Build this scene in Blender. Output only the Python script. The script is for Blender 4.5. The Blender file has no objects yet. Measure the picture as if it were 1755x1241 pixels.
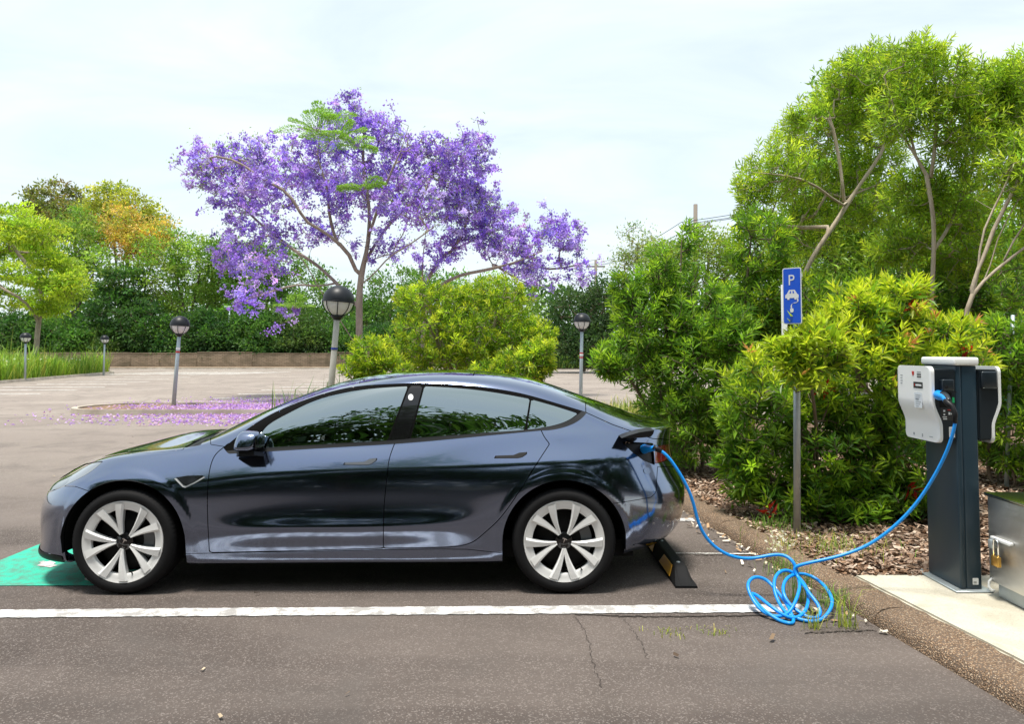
import bpy, bmesh, math, random
import numpy as np
from mathutils import Vector, Matrix

# ------------------------------------------------------------------ camera, sky, sun, exposure
scene = bpy.context.scene
COL = scene.collection
R = math.radians
FPX, CXP, PPY, PITCH, CAMH = 1267.0, 877.5, 544.7, R(2.5), 1.59   # focal length in photo pixels, optical centre, tilt, eye height
cam_d = bpy.data.cameras.new("camera"); cam = bpy.data.objects.new("camera", cam_d); COL.objects.link(cam)
cam.location = (0, 0, CAMH); cam.rotation_euler = (R(90) + PITCH, 0, 0)
cam_d.sensor_width = 36.0; cam_d.lens = 36.0 * FPX / 1755.0
cam_d.shift_y = (PPY - 620.5) / 1755.0
cam_d.clip_start = 0.05; cam_d.clip_end = 2000
scene.camera = cam

SUN_EL, SUN_AZ = R(79), R(215)     # azimuth measured from +Y towards +X: high, behind the camera, to the left
world = bpy.data.worlds.new("World"); scene.world = world; world.use_nodes = True
wn, wl = world.node_tree.nodes, world.node_tree.links
wn.clear()
w_out = wn.new("ShaderNodeOutputWorld"); w_bg = wn.new("ShaderNodeBackground")
w_sky = wn.new("ShaderNodeTexSky"); w_sky.sky_type = 'NISHITA'; w_sky.sun_disc = False
w_sky.sun_elevation = SUN_EL; w_sky.sun_rotation = SUN_AZ
w_sky.air_density = 1.0; w_sky.dust_density = 2.5; w_sky.ozone_density = 1.6
w_tc = wn.new("ShaderNodeTexCoord"); w_sep = wn.new("ShaderNodeSeparateXYZ")
wl.new(w_tc.outputs['Generated'], w_sep.inputs[0])
def wmath(op, a, b):
    n = wn.new("ShaderNodeMath"); n.operation = op
    for i, v in enumerate((a, b)):
        if v is None: continue
        if isinstance(v, (int, float)): n.inputs[i].default_value = v
        else: wl.new(v, n.inputs[i])
    return n.outputs[0]
w_h = wmath('ADD', wmath('MAXIMUM', w_sep.outputs[2], 0.0), 0.16)
w_cmb = wn.new("ShaderNodeCombineXYZ")
wl.new(wmath('DIVIDE', w_sep.outputs[0], w_h), w_cmb.inputs[0])
wl.new(wmath('MULTIPLY', wmath('DIVIDE', w_sep.outputs[1], w_h), 1.7), w_cmb.inputs[1])
w_n1 = wn.new("ShaderNodeTexNoise"); w_n1.inputs['Scale'].default_value = 1.1; w_n1.inputs['Detail'].default_value = 8
w_n1.inputs['Roughness'].default_value = 0.56; w_n1.inputs['Distortion'].default_value = 0.6
wl.new(w_cmb.outputs[0], w_n1.inputs['Vector'])
w_rmp = wn.new("ShaderNodeValToRGB")
w_rmp.color_ramp.elements[0].position = 0.36; w_rmp.color_ramp.elements[0].color = (0.66, 0.66, 0.66, 1)
w_rmp.color_ramp.elements[1].position = 0.66; w_rmp.color_ramp.elements[1].color = (1, 1, 1, 1)
wl.new(w_n1.outputs['Fac'], w_rmp.inputs[0])
w_mix = wn.new("ShaderNodeMix"); w_mix.data_type = 'RGBA'
SKY_STRENGTH = 0.12
w_mix.inputs['B'].default_value = (4.0, 4.45, 4.62, 1)        # thin bright cloud
wl.new(w_rmp.outputs[0], w_mix.inputs['Factor'])
wl.new(w_sky.outputs[0], w_mix.inputs['A']); wl.new(w_mix.outputs['Result'], w_bg.inputs[0])
w_bg.inputs[1].default_value = SKY_STRENGTH
wl.new(w_bg.outputs[0], w_out.inputs[0])

sun_d = bpy.data.lights.new("sun", 'SUN'); sun = bpy.data.objects.new("sun", sun_d); COL.objects.link(sun)
sun_d.energy = 2.7; sun_d.angle = R(12); sun_d.color = (1.0, 0.95, 0.86)
sdir = Vector((math.cos(SUN_EL) * math.sin(SUN_AZ), math.cos(SUN_EL) * math.cos(SUN_AZ), math.sin(SUN_EL)))
sun.rotation_euler = sdir.to_track_quat('Z', 'Y').to_euler()

scene.view_settings.view_transform = 'Standard'; scene.view_settings.look = 'None'
scene.view_settings.exposure = 1.05; scene.view_settings.gamma = 1.0
scene.render.engine = 'CYCLES'
cy = scene.cycles
cy.max_bounces = 7; cy.diffuse_bounces = 3; cy.glossy_bounces = 4; cy.transmission_bounces = 4; cy.transparent_max_bounces = 8
cy.caustics_reflective = False; cy.caustics_refractive = False
cy.use_denoising = True; cy.sample_clamp_indirect = 6.0

# ------------------------------------------------------------------ layout helpers: photo pixel -> place in the world
_c, _s = math.cos(PITCH), math.sin(PITCH)
def at(px, py, Y):
    a = (PPY - py) / FPX
    dz = Y * (_s + a * _c) / (_c - a * _s)
    return Vector(((px - CXP) / FPX * (Y * _c + dz * _s), Y, CAMH + dz))
def gr(px, py, z=0.0):
    a = (PPY - py) / FPX; dz = z - CAMH
    Y = dz * (_c - a * _s) / (_s + a * _c)
    return Vector(((px - CXP) / FPX * (Y * _c + dz * _s), Y, z))
def proj(P):
    P = np.asarray(P, float); dz = P[:, 2] - CAMH
    D = P[:, 1] * _c + dz * _s; U = dz * _c - P[:, 1] * _s
    return np.stack([CXP + FPX * P[:, 0] / D, PPY - FPX * U / D], 1)

# ------------------------------------------------------------------ object helpers
def link(o, parent=None):
    COL.objects.link(o)
    if parent is not None: o.parent = parent
    return o
def tag(o, label=None, cat=None, group=None, kind=None):
    if label: o["label"] = label
    if cat: o["category"] = cat
    if group: o["group"] = group
    if kind: o["kind"] = kind
    return o
def empty(name, loc=(0, 0, 0), rz=0.0, parent=None):
    o = bpy.data.objects.new(name, None); o.location = loc; o.rotation_euler = (0, 0, rz)
    o.empty_display_size = 0.1
    return link(o, parent)
def mesh_obj(name, verts, faces, mat, parent=None, smooth=False, loc=None):
    me = bpy.data.meshes.new(name); me.from_pydata([tuple(v) for v in verts], [], faces); me.update()
    if smooth: me.polygons.foreach_set("use_smooth", [True] * len(me.polygons))
    if mat is not None: me.materials.append(mat)
    o = bpy.data.objects.new(name, me)
    if loc is not None: o.location = loc
    return link(o, parent)
def np_mesh(name, V, loops, fsizes, mat, parent=None, smooth=False, color=None):
    """fast mesh from numpy arrays; color = per-vertex RGBA attribute 'tint'"""
    me = bpy.data.meshes.new(name)
    V = np.ascontiguousarray(V, np.float32); loops = np.ascontiguousarray(loops, np.int32); fsizes = np.ascontiguousarray(fsizes, np.int32)
    me.vertices.add(len(V)); me.vertices.foreach_set("co", V.ravel())
    me.loops.add(len(loops)); me.loops.foreach_set("vertex_index", loops)
    me.polygons.add(len(fsizes))
    st = np.zeros(len(fsizes), np.int32); st[1:] = np.cumsum(fsizes)[:-1]
    me.polygons.foreach_set("loop_start", st)
    me.polygons.foreach_set("use_smooth", np.full(len(fsizes), bool(smooth)))
    if color is not None:
        a = me.color_attributes.new("tint", 'FLOAT_COLOR', 'POINT'); a.data.foreach_set("color", np.ascontiguousarray(color, np.float32).ravel())
    me.update(calc_edges=True); me.validate()
    if mat is not None: me.materials.append(mat)
    return link(bpy.data.objects.new(name, me), parent)
def bm_obj(name, bm, mat, parent=None, smooth=False, loc=None, rot=None, auto=None):
    me = bpy.data.meshes.new(name); bmesh.ops.recalc_face_normals(bm, faces=bm.faces); bm.to_mesh(me); bm.free()
    if smooth: me.polygons.foreach_set("use_smooth", [True] * len(me.polygons))
    if auto is not None: me.set_sharp_from_angle(angle=R(auto))
    me.materials.append(mat)
    o = bpy.data.objects.new(name, me)
    if loc is not None: o.location = loc
    if rot is not None: o.rotation_euler = rot
    return link(o, parent)
def bm_box(bm, x0, x1, y0, y1, z0, z1, bevel=0.0, seg=2, M=None):
    r = bmesh.ops.create_cube(bm, size=1.0)
    vs = r['verts']
    bmesh.ops.scale(bm, vec=(x1 - x0, y1 - y0, z1 - z0), verts=vs)
    bmesh.ops.translate(bm, vec=((x0 + x1) / 2, (y0 + y1) / 2, (z0 + z1) / 2), verts=vs)
    if bevel > 0:
        es = list({e for v in vs for e in v.link_edges})
        r2 = bmesh.ops.bevel(bm, geom=es, offset=bevel, segments=seg, affect='EDGES', profile=0.5)
        vs = list({v for f in r2['faces'] for v in f.verts} | {v for v in vs if v.is_valid})
    if M is not None: bmesh.ops.transform(bm, matrix=M, verts=[v for v in vs if v.is_valid])
    return vs
def box(name, x0, x1, y0, y1, z0, z1, mat, parent=None, bevel=0.0, seg=2, smooth=False):
    bm = bmesh.new(); bm_box(bm, x0, x1, y0, y1, z0, z1, bevel, seg)
    return bm_obj(name, bm, mat, parent, smooth=bevel > 0 or smooth, auto=40 if bevel > 0 else None)
def lathe(name, prof, mat, parent=None, seg=48, axis='Z', smooth=True, loc=None, auto=45):
    """prof: list of (r, h) turned about the axis"""
    V = []; F = []; n = len(prof)
    for i in range(seg):
        a = 2 * math.pi * i / seg; ca, sa = math.cos(a), math.sin(a)
        for r, h in prof:
            V.append((r * ca, r * sa, h) if axis == 'Z' else (r * ca, h, r * sa))
    for i in range(seg):
        j = (i + 1) % seg
        for k in range(n - 1):
            F.append((i * n + k, j * n + k, j * n + k + 1, i * n + k + 1))
    me = bpy.data.meshes.new(name); me.from_pydata(V, [], F)
    bm = bmesh.new(); bm.from_mesh(me); bmesh.ops.remove_doubles(bm, verts=bm.verts, dist=1e-5)
    bmesh.ops.recalc_face_normals(bm, faces=bm.faces); bm.to_mesh(me); bm.free()
    if smooth:
        me.polygons.foreach_set("use_smooth", [True] * len(me.polygons)); me.set_sharp_from_angle(angle=R(auto))
    me.materials.append(mat)
    o = bpy.data.objects.new(name, me)
    if loc is not None: o.location = loc
    return link(o, parent)
def tube_arrays(paths, seg=6, cap=True):
    """paths: list of (points Nx3, radii N) -> V, loops, sizes"""
    Vs, Ls, Ss, off = [], [], [], 0
    ang = np.arange(seg) * 2 * np.pi / seg; ca, sa = np.cos(ang), np.sin(ang)
    for pts, rad in paths:
        pts = np.asarray(pts, float); rad = np.asarray(rad, float); n = len(pts)
        T = np.gradient(pts, axis=0); T /= np.linalg.norm(T, axis=1, keepdims=True) + 1e-12
        up = np.array([0.31, 0.17, 0.93]) if abs(T[0, 2]) < .9 else np.array([1., .2, .1])
        N = np.zeros_like(pts); b = up - T[0] * np.dot(up, T[0]); N[0] = b / np.linalg.norm(b)
        for i in range(1, n):
            b = N[i - 1] - T[i] * np.dot(N[i - 1], T[i]); N[i] = b / (np.linalg.norm(b) + 1e-12)
        B = np.cross(T, N)
        ring = pts[:, None, :] + rad[:, None, None] * (ca[None, :, None] * N[:, None, :] + sa[None, :, None] * B[:, None, :])
        Vs.append(ring.reshape(-1, 3))
        i = np.arange(n - 1)[:, None] * seg + np.arange(seg)[None, :]; j = np.arange(n - 1)[:, None] * seg + (np.arange(seg)[None, :] + 1) % seg
        q = np.stack([i, j, j + seg, i + seg], -1).reshape(-1, 4) + off
        Ls.append(q.ravel()); Ss.append(np.full(len(q), 4))
        if cap:
            Ls.append(np.arange(seg)[::-1] + off); Ss.append(np.array([seg]))
            Ls.append(np.arange(seg) + off + (n - 1) * seg); Ss.append(np.array([seg]))
        off += n * seg
    return np.concatenate(Vs), np.concatenate(Ls), np.concatenate(Ss)
def tube(name, pts, rad, mat, parent=None, seg=12):
    rad = np.full(len(pts), rad) if np.isscalar(rad) else rad
    return np_mesh(name, *tube_arrays([(pts, rad)], seg), mat, parent, smooth=True)
def nat_spline(xk, yk, x):
    """natural cubic spline; yk may be N or NxD"""
    xk = np.asarray(xk, float); yk = np.asarray(yk, float); one = yk.ndim == 1
    if one: yk = yk[:, None]
    n = len(xk); h = np.diff(xk); A = np.zeros((n, n)); B = np.zeros_like(yk); A[0, 0] = A[-1, -1] = 1
    for i in range(1, n - 1):
        A[i, i - 1] = h[i - 1]; A[i, i] = 2 * (h[i - 1] + h[i]); A[i, i + 1] = h[i]
        B[i] = 6 * ((yk[i + 1] - yk[i]) / h[i] - (yk[i] - yk[i - 1]) / h[i - 1])
    M = np.linalg.solve(A, B); x = np.asarray(x, float); k = np.clip(np.searchsorted(xk, x) - 1, 0, n - 2)
    d0 = (xk[k + 1] - x)[:, None]; d1 = (x - xk[k])[:, None]; hh = h[k][:, None]
    r = M[k] * d0**3 / (6 * hh) + M[k + 1] * d1**3 / (6 * hh) + (yk[k] / hh - M[k] * hh / 6) * d0 + (yk[k + 1] / hh - M[k + 1] * hh / 6) * d1
    return r[:, 0] if one else r
def smooth_path(pts, n):
    pts = np.asarray([tuple(p) for p in pts], float)
    d = np.concatenate([[0], np.cumsum(np.linalg.norm(np.diff(pts, axis=0), axis=1) ** 0.7)])
    return nat_spline(d, pts, np.linspace(0, d[-1], n))
def copy_tree(o, parent=None):
    c = o.copy(); COL.objects.link(c); c.parent = parent
    for ch in list(o.children): copy_tree(ch, c)
    return c

# ------------------------------------------------------------------ materials
MATS = {}
def mat(name, color=(0.5, 0.5, 0.5), rough=0.5, metal=0.0, spec=0.5, **kw):
    if name in MATS: return MATS[name]
    m = bpy.data.materials.new(name); m.use_nodes = True
    b = m.node_tree.nodes["Principled BSDF"]
    b.inputs["Base Color"].default_value = (*color, 1); b.inputs["Roughness"].default_value = rough
    b.inputs["Metallic"].default_value = metal; b.inputs["Specular IOR Level"].default_value = spec
    for k, v in kw.items(): b.inputs[k.replace("_", " ")].default_value = v
    MATS[name] = m
    return m
class NT:
    """small node-tree helper"""
    def __init__(s, m): s.m = m; s.n = m.node_tree.nodes; s.l = m.node_tree.links; s.b = s.n["Principled BSDF"]
    def add(s, t, **kw):
        n = s.n.new(t)
        for k, v in kw.items(): setattr(n, k, v)
        return n
    def coord(s, out='Object'): return s.add("ShaderNodeTexCoord").outputs[out]
    def noise(s, scale, detail=4, rough=0.5, vec=None, dist=0.0, out='Fac'):
        n = s.add("ShaderNodeTexNoise"); n.inputs['Scale'].default_value = scale; n.inputs['Detail'].default_value = detail
        n.inputs['Roughness'].default_value = rough; n.inputs['Distortion'].default_value = dist
        if vec is not None: s.l.new(vec, n.inputs['Vector'])
        return n.outputs[out]
    def voro(s, scale, vec=None, feature='F1', out='Distance', rnd=1.0):
        n = s.add("ShaderNodeTexVoronoi"); n.feature = feature; n.inputs['Scale'].default_value = scale; n.inputs['Randomness'].default_value = rnd
        if vec is not None: s.l.new(vec, n.inputs['Vector'])
        return n.outputs[out]
    def ramp(s, fac, stops):
        n = s.add("ShaderNodeValToRGB"); cr = n.color_ramp
        while len(cr.elements) < len(stops): cr.elements.new(0.5)
        for e, (p, c) in zip(cr.elements, stops):
            e.position = p; e.color = (c, c, c, 1) if isinstance(c, (int, float)) else (*c, 1)
        s.l.new(fac, n.inputs[0]); return n.outputs[0]
    def mix(s, fac, a, b, mode='MIX'):
        n = s.add("ShaderNodeMix"); n.data_type = 'RGBA'; n.blend_type = mode
        for key, v in (('Factor', fac), ('A', a), ('B', b)):
            if isinstance(v, (int, float)) and key == 'Factor': n.inputs[key].default_value = v
            elif isinstance(v, tuple): n.inputs[key].default_value = (*v, 1)
            else: s.l.new(v, n.inputs[key])
        return n.outputs['Result']
    def math(s, op, a, b=None):
        n = s.add("ShaderNodeMath"); n.operation = op
        for i, v in enumerate((a, b)):
            if v is None: continue
            if isinstance(v, (int, float)): n.inputs[i].default_value = v
            else: s.l.new(v, n.inputs[i])
        return n.outputs[0]
    def bump(s, h, strength=0.3, dist=0.01):
        n = s.add("ShaderNodeBump"); n.inputs['Strength'].default_value = strength; n.inputs['Distance'].default_value = dist
        s.l.new(h, n.inputs['Height']); s.l.new(n.outputs[0], s.b.inputs['Normal'])
    def scale_vec(s, vec, sc):
        n = s.add("ShaderNodeVectorMath"); n.operation = 'MULTIPLY'; s.l.new(vec, n.inputs[0]); n.inputs[1].default_value = sc
        return n.outputs[0]
    def base(s, c): s.l.new(c, s.b.inputs['Base Color'])
    def rough(s, c): s.l.new(c, s.b.inputs['Roughness'])
# ------------------------------------------------------------------ ground, markings, kerbs, beds
rng = np.random.default_rng(7)
m_asph = mat("asphalt", rough=0.9, spec=0.25)
t = NT(m_asph); co = t.coord('Object')
sep = t.add("ShaderNodeSeparateXYZ"); t.l.new(co, sep.inputs[0])
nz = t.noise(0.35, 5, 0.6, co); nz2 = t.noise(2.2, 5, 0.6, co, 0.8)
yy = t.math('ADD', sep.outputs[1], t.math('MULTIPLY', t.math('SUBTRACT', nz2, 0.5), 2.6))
far = t.ramp(t.math('DIVIDE', yy, 30.0), [(0.20, 0.0), (0.33, 0.62), (0.75, 1.0)])            # bays darker; brightness of the far grazing view painted into the colour
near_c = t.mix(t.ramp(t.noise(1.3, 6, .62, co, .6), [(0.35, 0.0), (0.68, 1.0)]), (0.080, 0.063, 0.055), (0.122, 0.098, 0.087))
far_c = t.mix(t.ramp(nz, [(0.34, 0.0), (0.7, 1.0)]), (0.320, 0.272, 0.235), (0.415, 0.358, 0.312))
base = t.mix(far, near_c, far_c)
# exposed aggregate: pale and dark stones
vor = t.voro(150, co, out='Color'); vs_ = t.add("ShaderNodeSeparateXYZ"); t.l.new(vor, vs_.inputs[0])
pale = t.ramp(vs_.outputs[0], [(0.80, 0.0), (0.88, 1.0)]); dark = t.ramp(vs_.outputs[1], [(0.60, 0.0), (0.75, 1.0)])
base = t.mix(t.math('MULTIPLY', pale, 0.36), base, (0.42, 0.37, 0.34)); base = t.mix(t.math('MULTIPLY', dark, 0.34), base, (0.06, 0.053, 0.05))
fine = t.noise(260, 2, 0.6, co)
base = t.mix(t.ramp(fine, [(0.35, 0.30), (0.65, 0.0)]), base, (0.05, 0.045, 0.042))
stain = t.ramp(t.noise(0.9, 7, .66, co, 1.2), [(0.50, 0.0), (0.68, 0.55)])
base = t.mix(stain, base, (0.090, 0.078, 0.072))
patchy = t.ramp(t.noise(0.45, 4, .55, t.scale_vec(co, (.35, 1.6, 1)), .4), [(0.44, 0.0), (0.60, 0.40)])     # wheel tracks polished paler
base = t.mix(patchy, base, (0.215, 0.180, 0.160))
oil = t.ramp(t.noise(1.6, 3, .5, co, .3), [(0.70, 0.0), (0.78, 0.55)]); base = t.mix(oil, base, (0.055, 0.048, 0.045))
t.base(base); t.bump(t.math('ADD', t.voro(150, co), t.math('MULTIPLY', fine, 0.6)), 0.55, 0.006)
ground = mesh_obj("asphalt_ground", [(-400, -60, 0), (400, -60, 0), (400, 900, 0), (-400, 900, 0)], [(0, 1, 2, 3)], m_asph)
tag(ground, kind="structure")

def paint_mat(name, c, wear=0.5, cover=0.45):
    """worn road paint: chips let the asphalt show through as colour"""
    m = mat(name, c, 0.7, 0, 0.3); t = NT(m); co = t.coord('Object')
    w = t.ramp(t.math('ADD', t.noise(9, 7, .7, co), t.math('MULTIPLY', t.noise(150, 3, .6, co), .35)), [(cover + .14, 0.0), (cover + .30, wear)])
    sp = t.voro(120, co, out='Color'); q = t.add("ShaderNodeSeparateXYZ"); t.l.new(sp, q.inputs[0])
    c2 = t.mix(t.ramp(q.outputs[0], [(.5, 0.0), (1.0, .22)]), c, tuple(x * .55 for x in c))
    t.base(t.mix(w, c2, (0.13, 0.115, 0.105))); t.bump(t.voro(110, co), 0.4, 0.004)
    return m
m_line = paint_mat("white_road_paint", (0.84, 0.83, 0.82), .70, .44)
m_line_old = paint_mat("old_white_paint", (0.86, 0.84, 0.80), .75, .50)
m_green = paint_mat("green_road_paint", (0.030, 0.46, 0.31), .60, .48)
def strip(name, pts, z, m):
    o = mesh_obj(name, [(p[0], p[1], z) for p in pts], [tuple(range(len(pts)))], m); tag(o, kind="structure"); return o
def line_strip(name, a, b, w, z, m, rag=.006, n=90):
    """painted line with slightly ragged edges"""
    a = np.array(a[:2], float); b = np.array(b[:2], float); d = (b - a) / np.linalg.norm(b - a); nn = np.array([-d[1], d[0]])
    r = np.random.default_rng(int(abs(a[0] * 100 + b[1] * 10)) + 3)
    V = []; F = []
    for i in range(n):
        c = a + (b - a) * i / (n - 1)
        V += [(*(c + nn * (w / 2 + r.normal() * rag)), z), (*(c - nn * (w / 2 + r.normal() * rag)), z)]
    for i in range(n - 1): F.append((2 * i, 2 * i + 1, 2 * i + 3, 2 * i + 2))
    o = mesh_obj(name, V, F, m); tag(o, kind="structure"); return o
line_strip("bay_line", (-7.0, 4.44), (1.80, 4.615), .135, .006, m_line, .003, 260)
line_strip("bay_line", (1.50, 6.99), (1.70, 6.98), .12, .006, m_line, .004, 8)
strip("green_bay_paint", [(-3.86, 5.045), (-2.55, 5.055), (-2.55, 6.62), (-3.86, 6.62)], .005, m_green)
# pictogram on the green paint: a plug and the front of a car, seen between bumper and wheel
def decal(name, pts, z=.009): return strip(name, pts, z, m_line)
g0 = gr(62, 971, 0); 
decal("painted_plug", [gr(*p) for p in [(63, 972), (70, 967.5), (66, 966), (74, 963.5), (80, 965.5), (86, 963.5), (96, 967), (91, 969), (99, 971.5), (86, 975)]][::-1])
ring = [(-2.80 + .17 * math.cos(a), 5.23 + .115 * math.sin(a)) for a in np.linspace(R(60), R(300), 22)]
ring2 = [(-2.80 + .125 * math.cos(a), 5.23 + .080 * math.sin(a)) for a in np.linspace(R(60), R(300), 22)]
decal("painted_cord", ring + ring2[::-1])
# far bays, worn
for k, (Y, x0, x1) in enumerate([(26.9, -21.5, -17.1), (29.3, -21.6, -17.2), (31.7, -21.8, -17.4), (34.3, -22.0, -17.8), (37.2, -22.4, -18.2), (40.2, -22.6, -18.6), (43.5, -22.8, -18.9)]):
    line_strip("bay_line", (x0, Y), (x1, Y), .17, .006, m_line_old, .012, 30)
for k, Y in enumerate([24.3, 26.7, 29.3, 31.7, 34.3, 37.2, 40.2]):
    line_strip("bay_line", (-9.8 - .05 * k, Y), (-4.9, Y), .17, .006, m_line_old, .012, 30)
for k in range(9):
    a = at(215 + 20 * k, 640, 52.0 - .6 * k); line_strip("hatch_line", (a.x, 47.5 + .5 * (k % 3)), (a.x + 2.6, 53.5), .28, .006, m_line_old, .02, 20)
line_strip("bay_line", (-30, 59.5), (-4, 61.5), .35, .006, m_line_old, .02, 60)

# joints and cracks in the near asphalt: shallow dark grooves
m_crack = mat("asphalt_crack", (0.050, 0.043, 0.039), 0.95, 0, 0.1)
def crack(pts, w, seed):
    r = np.random.default_rng(seed); P = smooth_path([(p[0], p[1], 0) for p in pts], 60)[:, :2] + r.normal(0, .006, (60, 2))
    V, F = [], []
    for i in range(60):
        d = P[min(i + 1, 59)] - P[max(i - 1, 0)]; n = np.array([-d[1], d[0]]) / (np.linalg.norm(d) + 1e-9); ww = w * (.4 + .9 * r.random())
        V += [(*(P[i] + n * ww / 2), .0045), (*(P[i] - n * ww / 2), .0045)]
    for i in range(59): F.append((2 * i, 2 * i + 1, 2 * i + 3, 2 * i + 2))
    tag(mesh_obj("asphalt_crack", V, F, m_crack), kind="structure")
G2 = lambda *p: tuple(gr(*p))[:2]
crack([G2(985, 1054), G2(1100, 1058), G2(1240, 1057), G2(1400, 1056)], .018, 1)
crack([G2(983, 1056), G2(1005, 1090), G2(1012, 1120), G2(1030, 1180)], .0028, 2)
crack([G2(1068, 1062), G2(1092, 1092), G2(1110, 1130)], .0028, 3)
crack([G2(1380, 1087), G2(1440, 1084), G2(1500, 1082)], .010, 4)
crack([G2(1150, 951), G2(1230, 952.5), G2(1300, 951)], .012, 5)
line_strip("joint_sealant", G2(1152, 949.5), G2(1296, 950.5), .018, .0055, m_line_old, .004, 60)

# pebbled kerb along the bed
m_peb = mat("pebble_kerb", rough=0.75, spec=0.3); t = NT(m_peb); co = t.coord('Object')
vc = t.voro(105, co, out='Color'); q = t.add("ShaderNodeSeparateXYZ"); t.l.new(vc, q.inputs[0])
peb = t.ramp(q.outputs[0], [(0.0, (0.14, 0.085, 0.050)), (0.35, (0.29, 0.18, 0.105)), (0.7, (0.42, 0.28, 0.175)), (1.0, (0.58, 0.45, 0.32))])
edge = t.ramp(t.voro(105, co), [(0.35, 0.0), (0.62, 1.0)])
pc = t.mix(edge, peb, (0.125, 0.090, 0.065)); pc = t.mix(t.ramp(t.noise(1.7, 5, .6, co), [(.45, 0.0), (.7, .5)]), pc, (0.13, 0.10, 0.075))
t.base(pc); h = t.ramp(t.voro(105, co), [(0.0, 1.0), (0.6, 0.0)]); t.bump(h, 0.9, 0.008)
def kerb_x(Y): return 2.131 - (Y - 4.035) * .132
def kerb_run(name, Y0, Y1, fx, prof, m, n=40, seam=None):
    V, F = [], []; k = len(prof)
    r = np.random.default_rng(5)
    for i in range(n):
        Y = Y0 + (Y1 - Y0) * i / (n - 1); j = r.normal(0, .004, k)
        V += [(fx(Y) + dx, Y, z + (j[q] if 0 < z else 0)) for q, (dx, z) in enumerate(prof)]
    for i in range(n - 1):
        for q in range(k - 1): F.append((i * k + q, (i + 1) * k + q, (i + 1) * k + q + 1, i * k + q + 1))
    F += [tuple(range(k)), tuple(reversed([(n - 1) * k + q for q in range(k)]))]
    o = mesh_obj(name, V, F, m, None, True); o.data.set_sharp_from_angle(angle=R(50)); tag(o, kind="structure"); return o
KP = [(0, -.05), (.004, .0), (.018, .055), (.05, .082), (.10, .093), (.22, .098), (.25, .094), (.262, .06), (.262, -.05)]
ys = [0.6, 2.35, 4.35, 6.55, 9.0, 12.5]
for a, b in zip(ys[:-1], ys[1:]): kerb_run("pebble_kerb", a + .004, b - .004, kerb_x, KP, m_peb, 30)

# concrete slab under the charger
m_conc = mat("concrete", rough=0.85, spec=0.3); t = NT(m_conc); co = t.coord('Object')
c = t.mix(t.ramp(t.noise(2.4, 7, .65, co, .7), [(.32, 0.0), (.68, 1.0)]), (0.42, 0.385, 0.30), (0.60, 0.565, 0.475))
c = t.mix(t.ramp(t.noise(1.0, 6, .7, co, 1.5), [(.60, 0.0), (.72, .8)]), c, (0.70, 0.69, 0.63))
c = t.mix(t.ramp(t.noise(0.8, 6, .7, t.scale_vec(co, (1, 1.6, 1)), 1.0), [(.58, 0.0), (.74, .55)]), c, (0.27, 0.25, 0.18))
sp = t.voro(160, co, out='Color'); q = t.add("ShaderNodeSeparateXYZ"); t.l.new(sp, q.inputs[0])
c = t.mix(t.ramp(q.outputs[0], [(.85, 0.0), (.95, .35)]), c, (0.20, 0.18, 0.15))
t.base(c); t.bump(t.noise(60, 5, .6, co), .25, .006)
m_joint = m_crack
bm = bmesh.new(); pts = [(kerb_x(1.0) + .272, 1.0), (6.2, 1.0), (6.2, 5.03), (kerb_x(5.0) + .272, 5.0)]
lo = [bm.verts.new((x, y, -.05)) for x, y in pts]; hi = [bm.verts.new((x, y, .092)) for x, y in pts]
bm.faces.new(hi); bm.faces.new(lo[::-1])
for i in range(4): bm.faces.new((lo[i], lo[(i + 1) % 4], hi[(i + 1) % 4], hi[i]))
bmesh.ops.bevel(bm, geom=[e for e in bm.edges if all(v.co.z > .05 for v in e.verts)], offset=.012, segments=2, affect='EDGES')
tag(bm_obj("concrete_slab", bm, m_conc, None, True, auto=40), kind="structure")

# mulched bed
m_mulch = mat("mulch_soil", rough=0.95, spec=0.15); t = NT(m_mulch); co = t.coord('Object')
vc = t.voro(38, t.scale_vec(co, (1, 1.6, 1)), out='Color'); q = t.add("ShaderNodeSeparateXYZ"); t.l.new(vc, q.inputs[0])
c = t.ramp(q.outputs[1], [(0, (0.055, 0.032, 0.022)), (.5, (0.15, 0.092, 0.062)), (1, (0.30, 0.21, 0.155))])
t.base(t.mix(t.ramp(t.noise(1.2, 5, .6, co), [(.4, 0.0), (.7, .6)]), c, (0.07, 0.05, 0.035))); t.bump(t.voro(38, co), .8, .02)
def bed_h(x, y): return .060 + .035 * math.sin(x * 1.7 + y) * math.sin(y * 1.3 - x * .4) + .05 * min(1, max(0, (y - 6.2) / 4))
nx, ny = 50, 40; V = []; F = []
for j in range(ny):
    y = 5.0 + (15 - 5.0) * j / (ny - 1)
    for i in range(nx):
        u_ = (i / (nx - 1)) ** 1.6; x = (kerb_x(y) + .268) * (1 - u_) + 16 * u_
        edge = min(1, (x - kerb_x(y) - .268) / .15); V.append((x, y, .070 + (bed_h(x, y) - .060) * edge * (1 if y > 5.2 else (y - 5.0) / .2 * 1)))
for j in range(ny - 1):
    for i in range(nx - 1): F.append((j * nx + i, j * nx + i + 1, (j + 1) * nx + i + 1, (j + 1) * nx + i))
tag(mesh_obj("mulch_bed", V, F, m_mulch, None, True), kind="structure")
tag(mesh_obj("mulch_bed", [(6.21, .9, .05), (30, .9, .05), (30, 15, .05), (6.21, 15, .05)], [(0, 1, 2, 3)], m_mulch), kind="structure")
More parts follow.
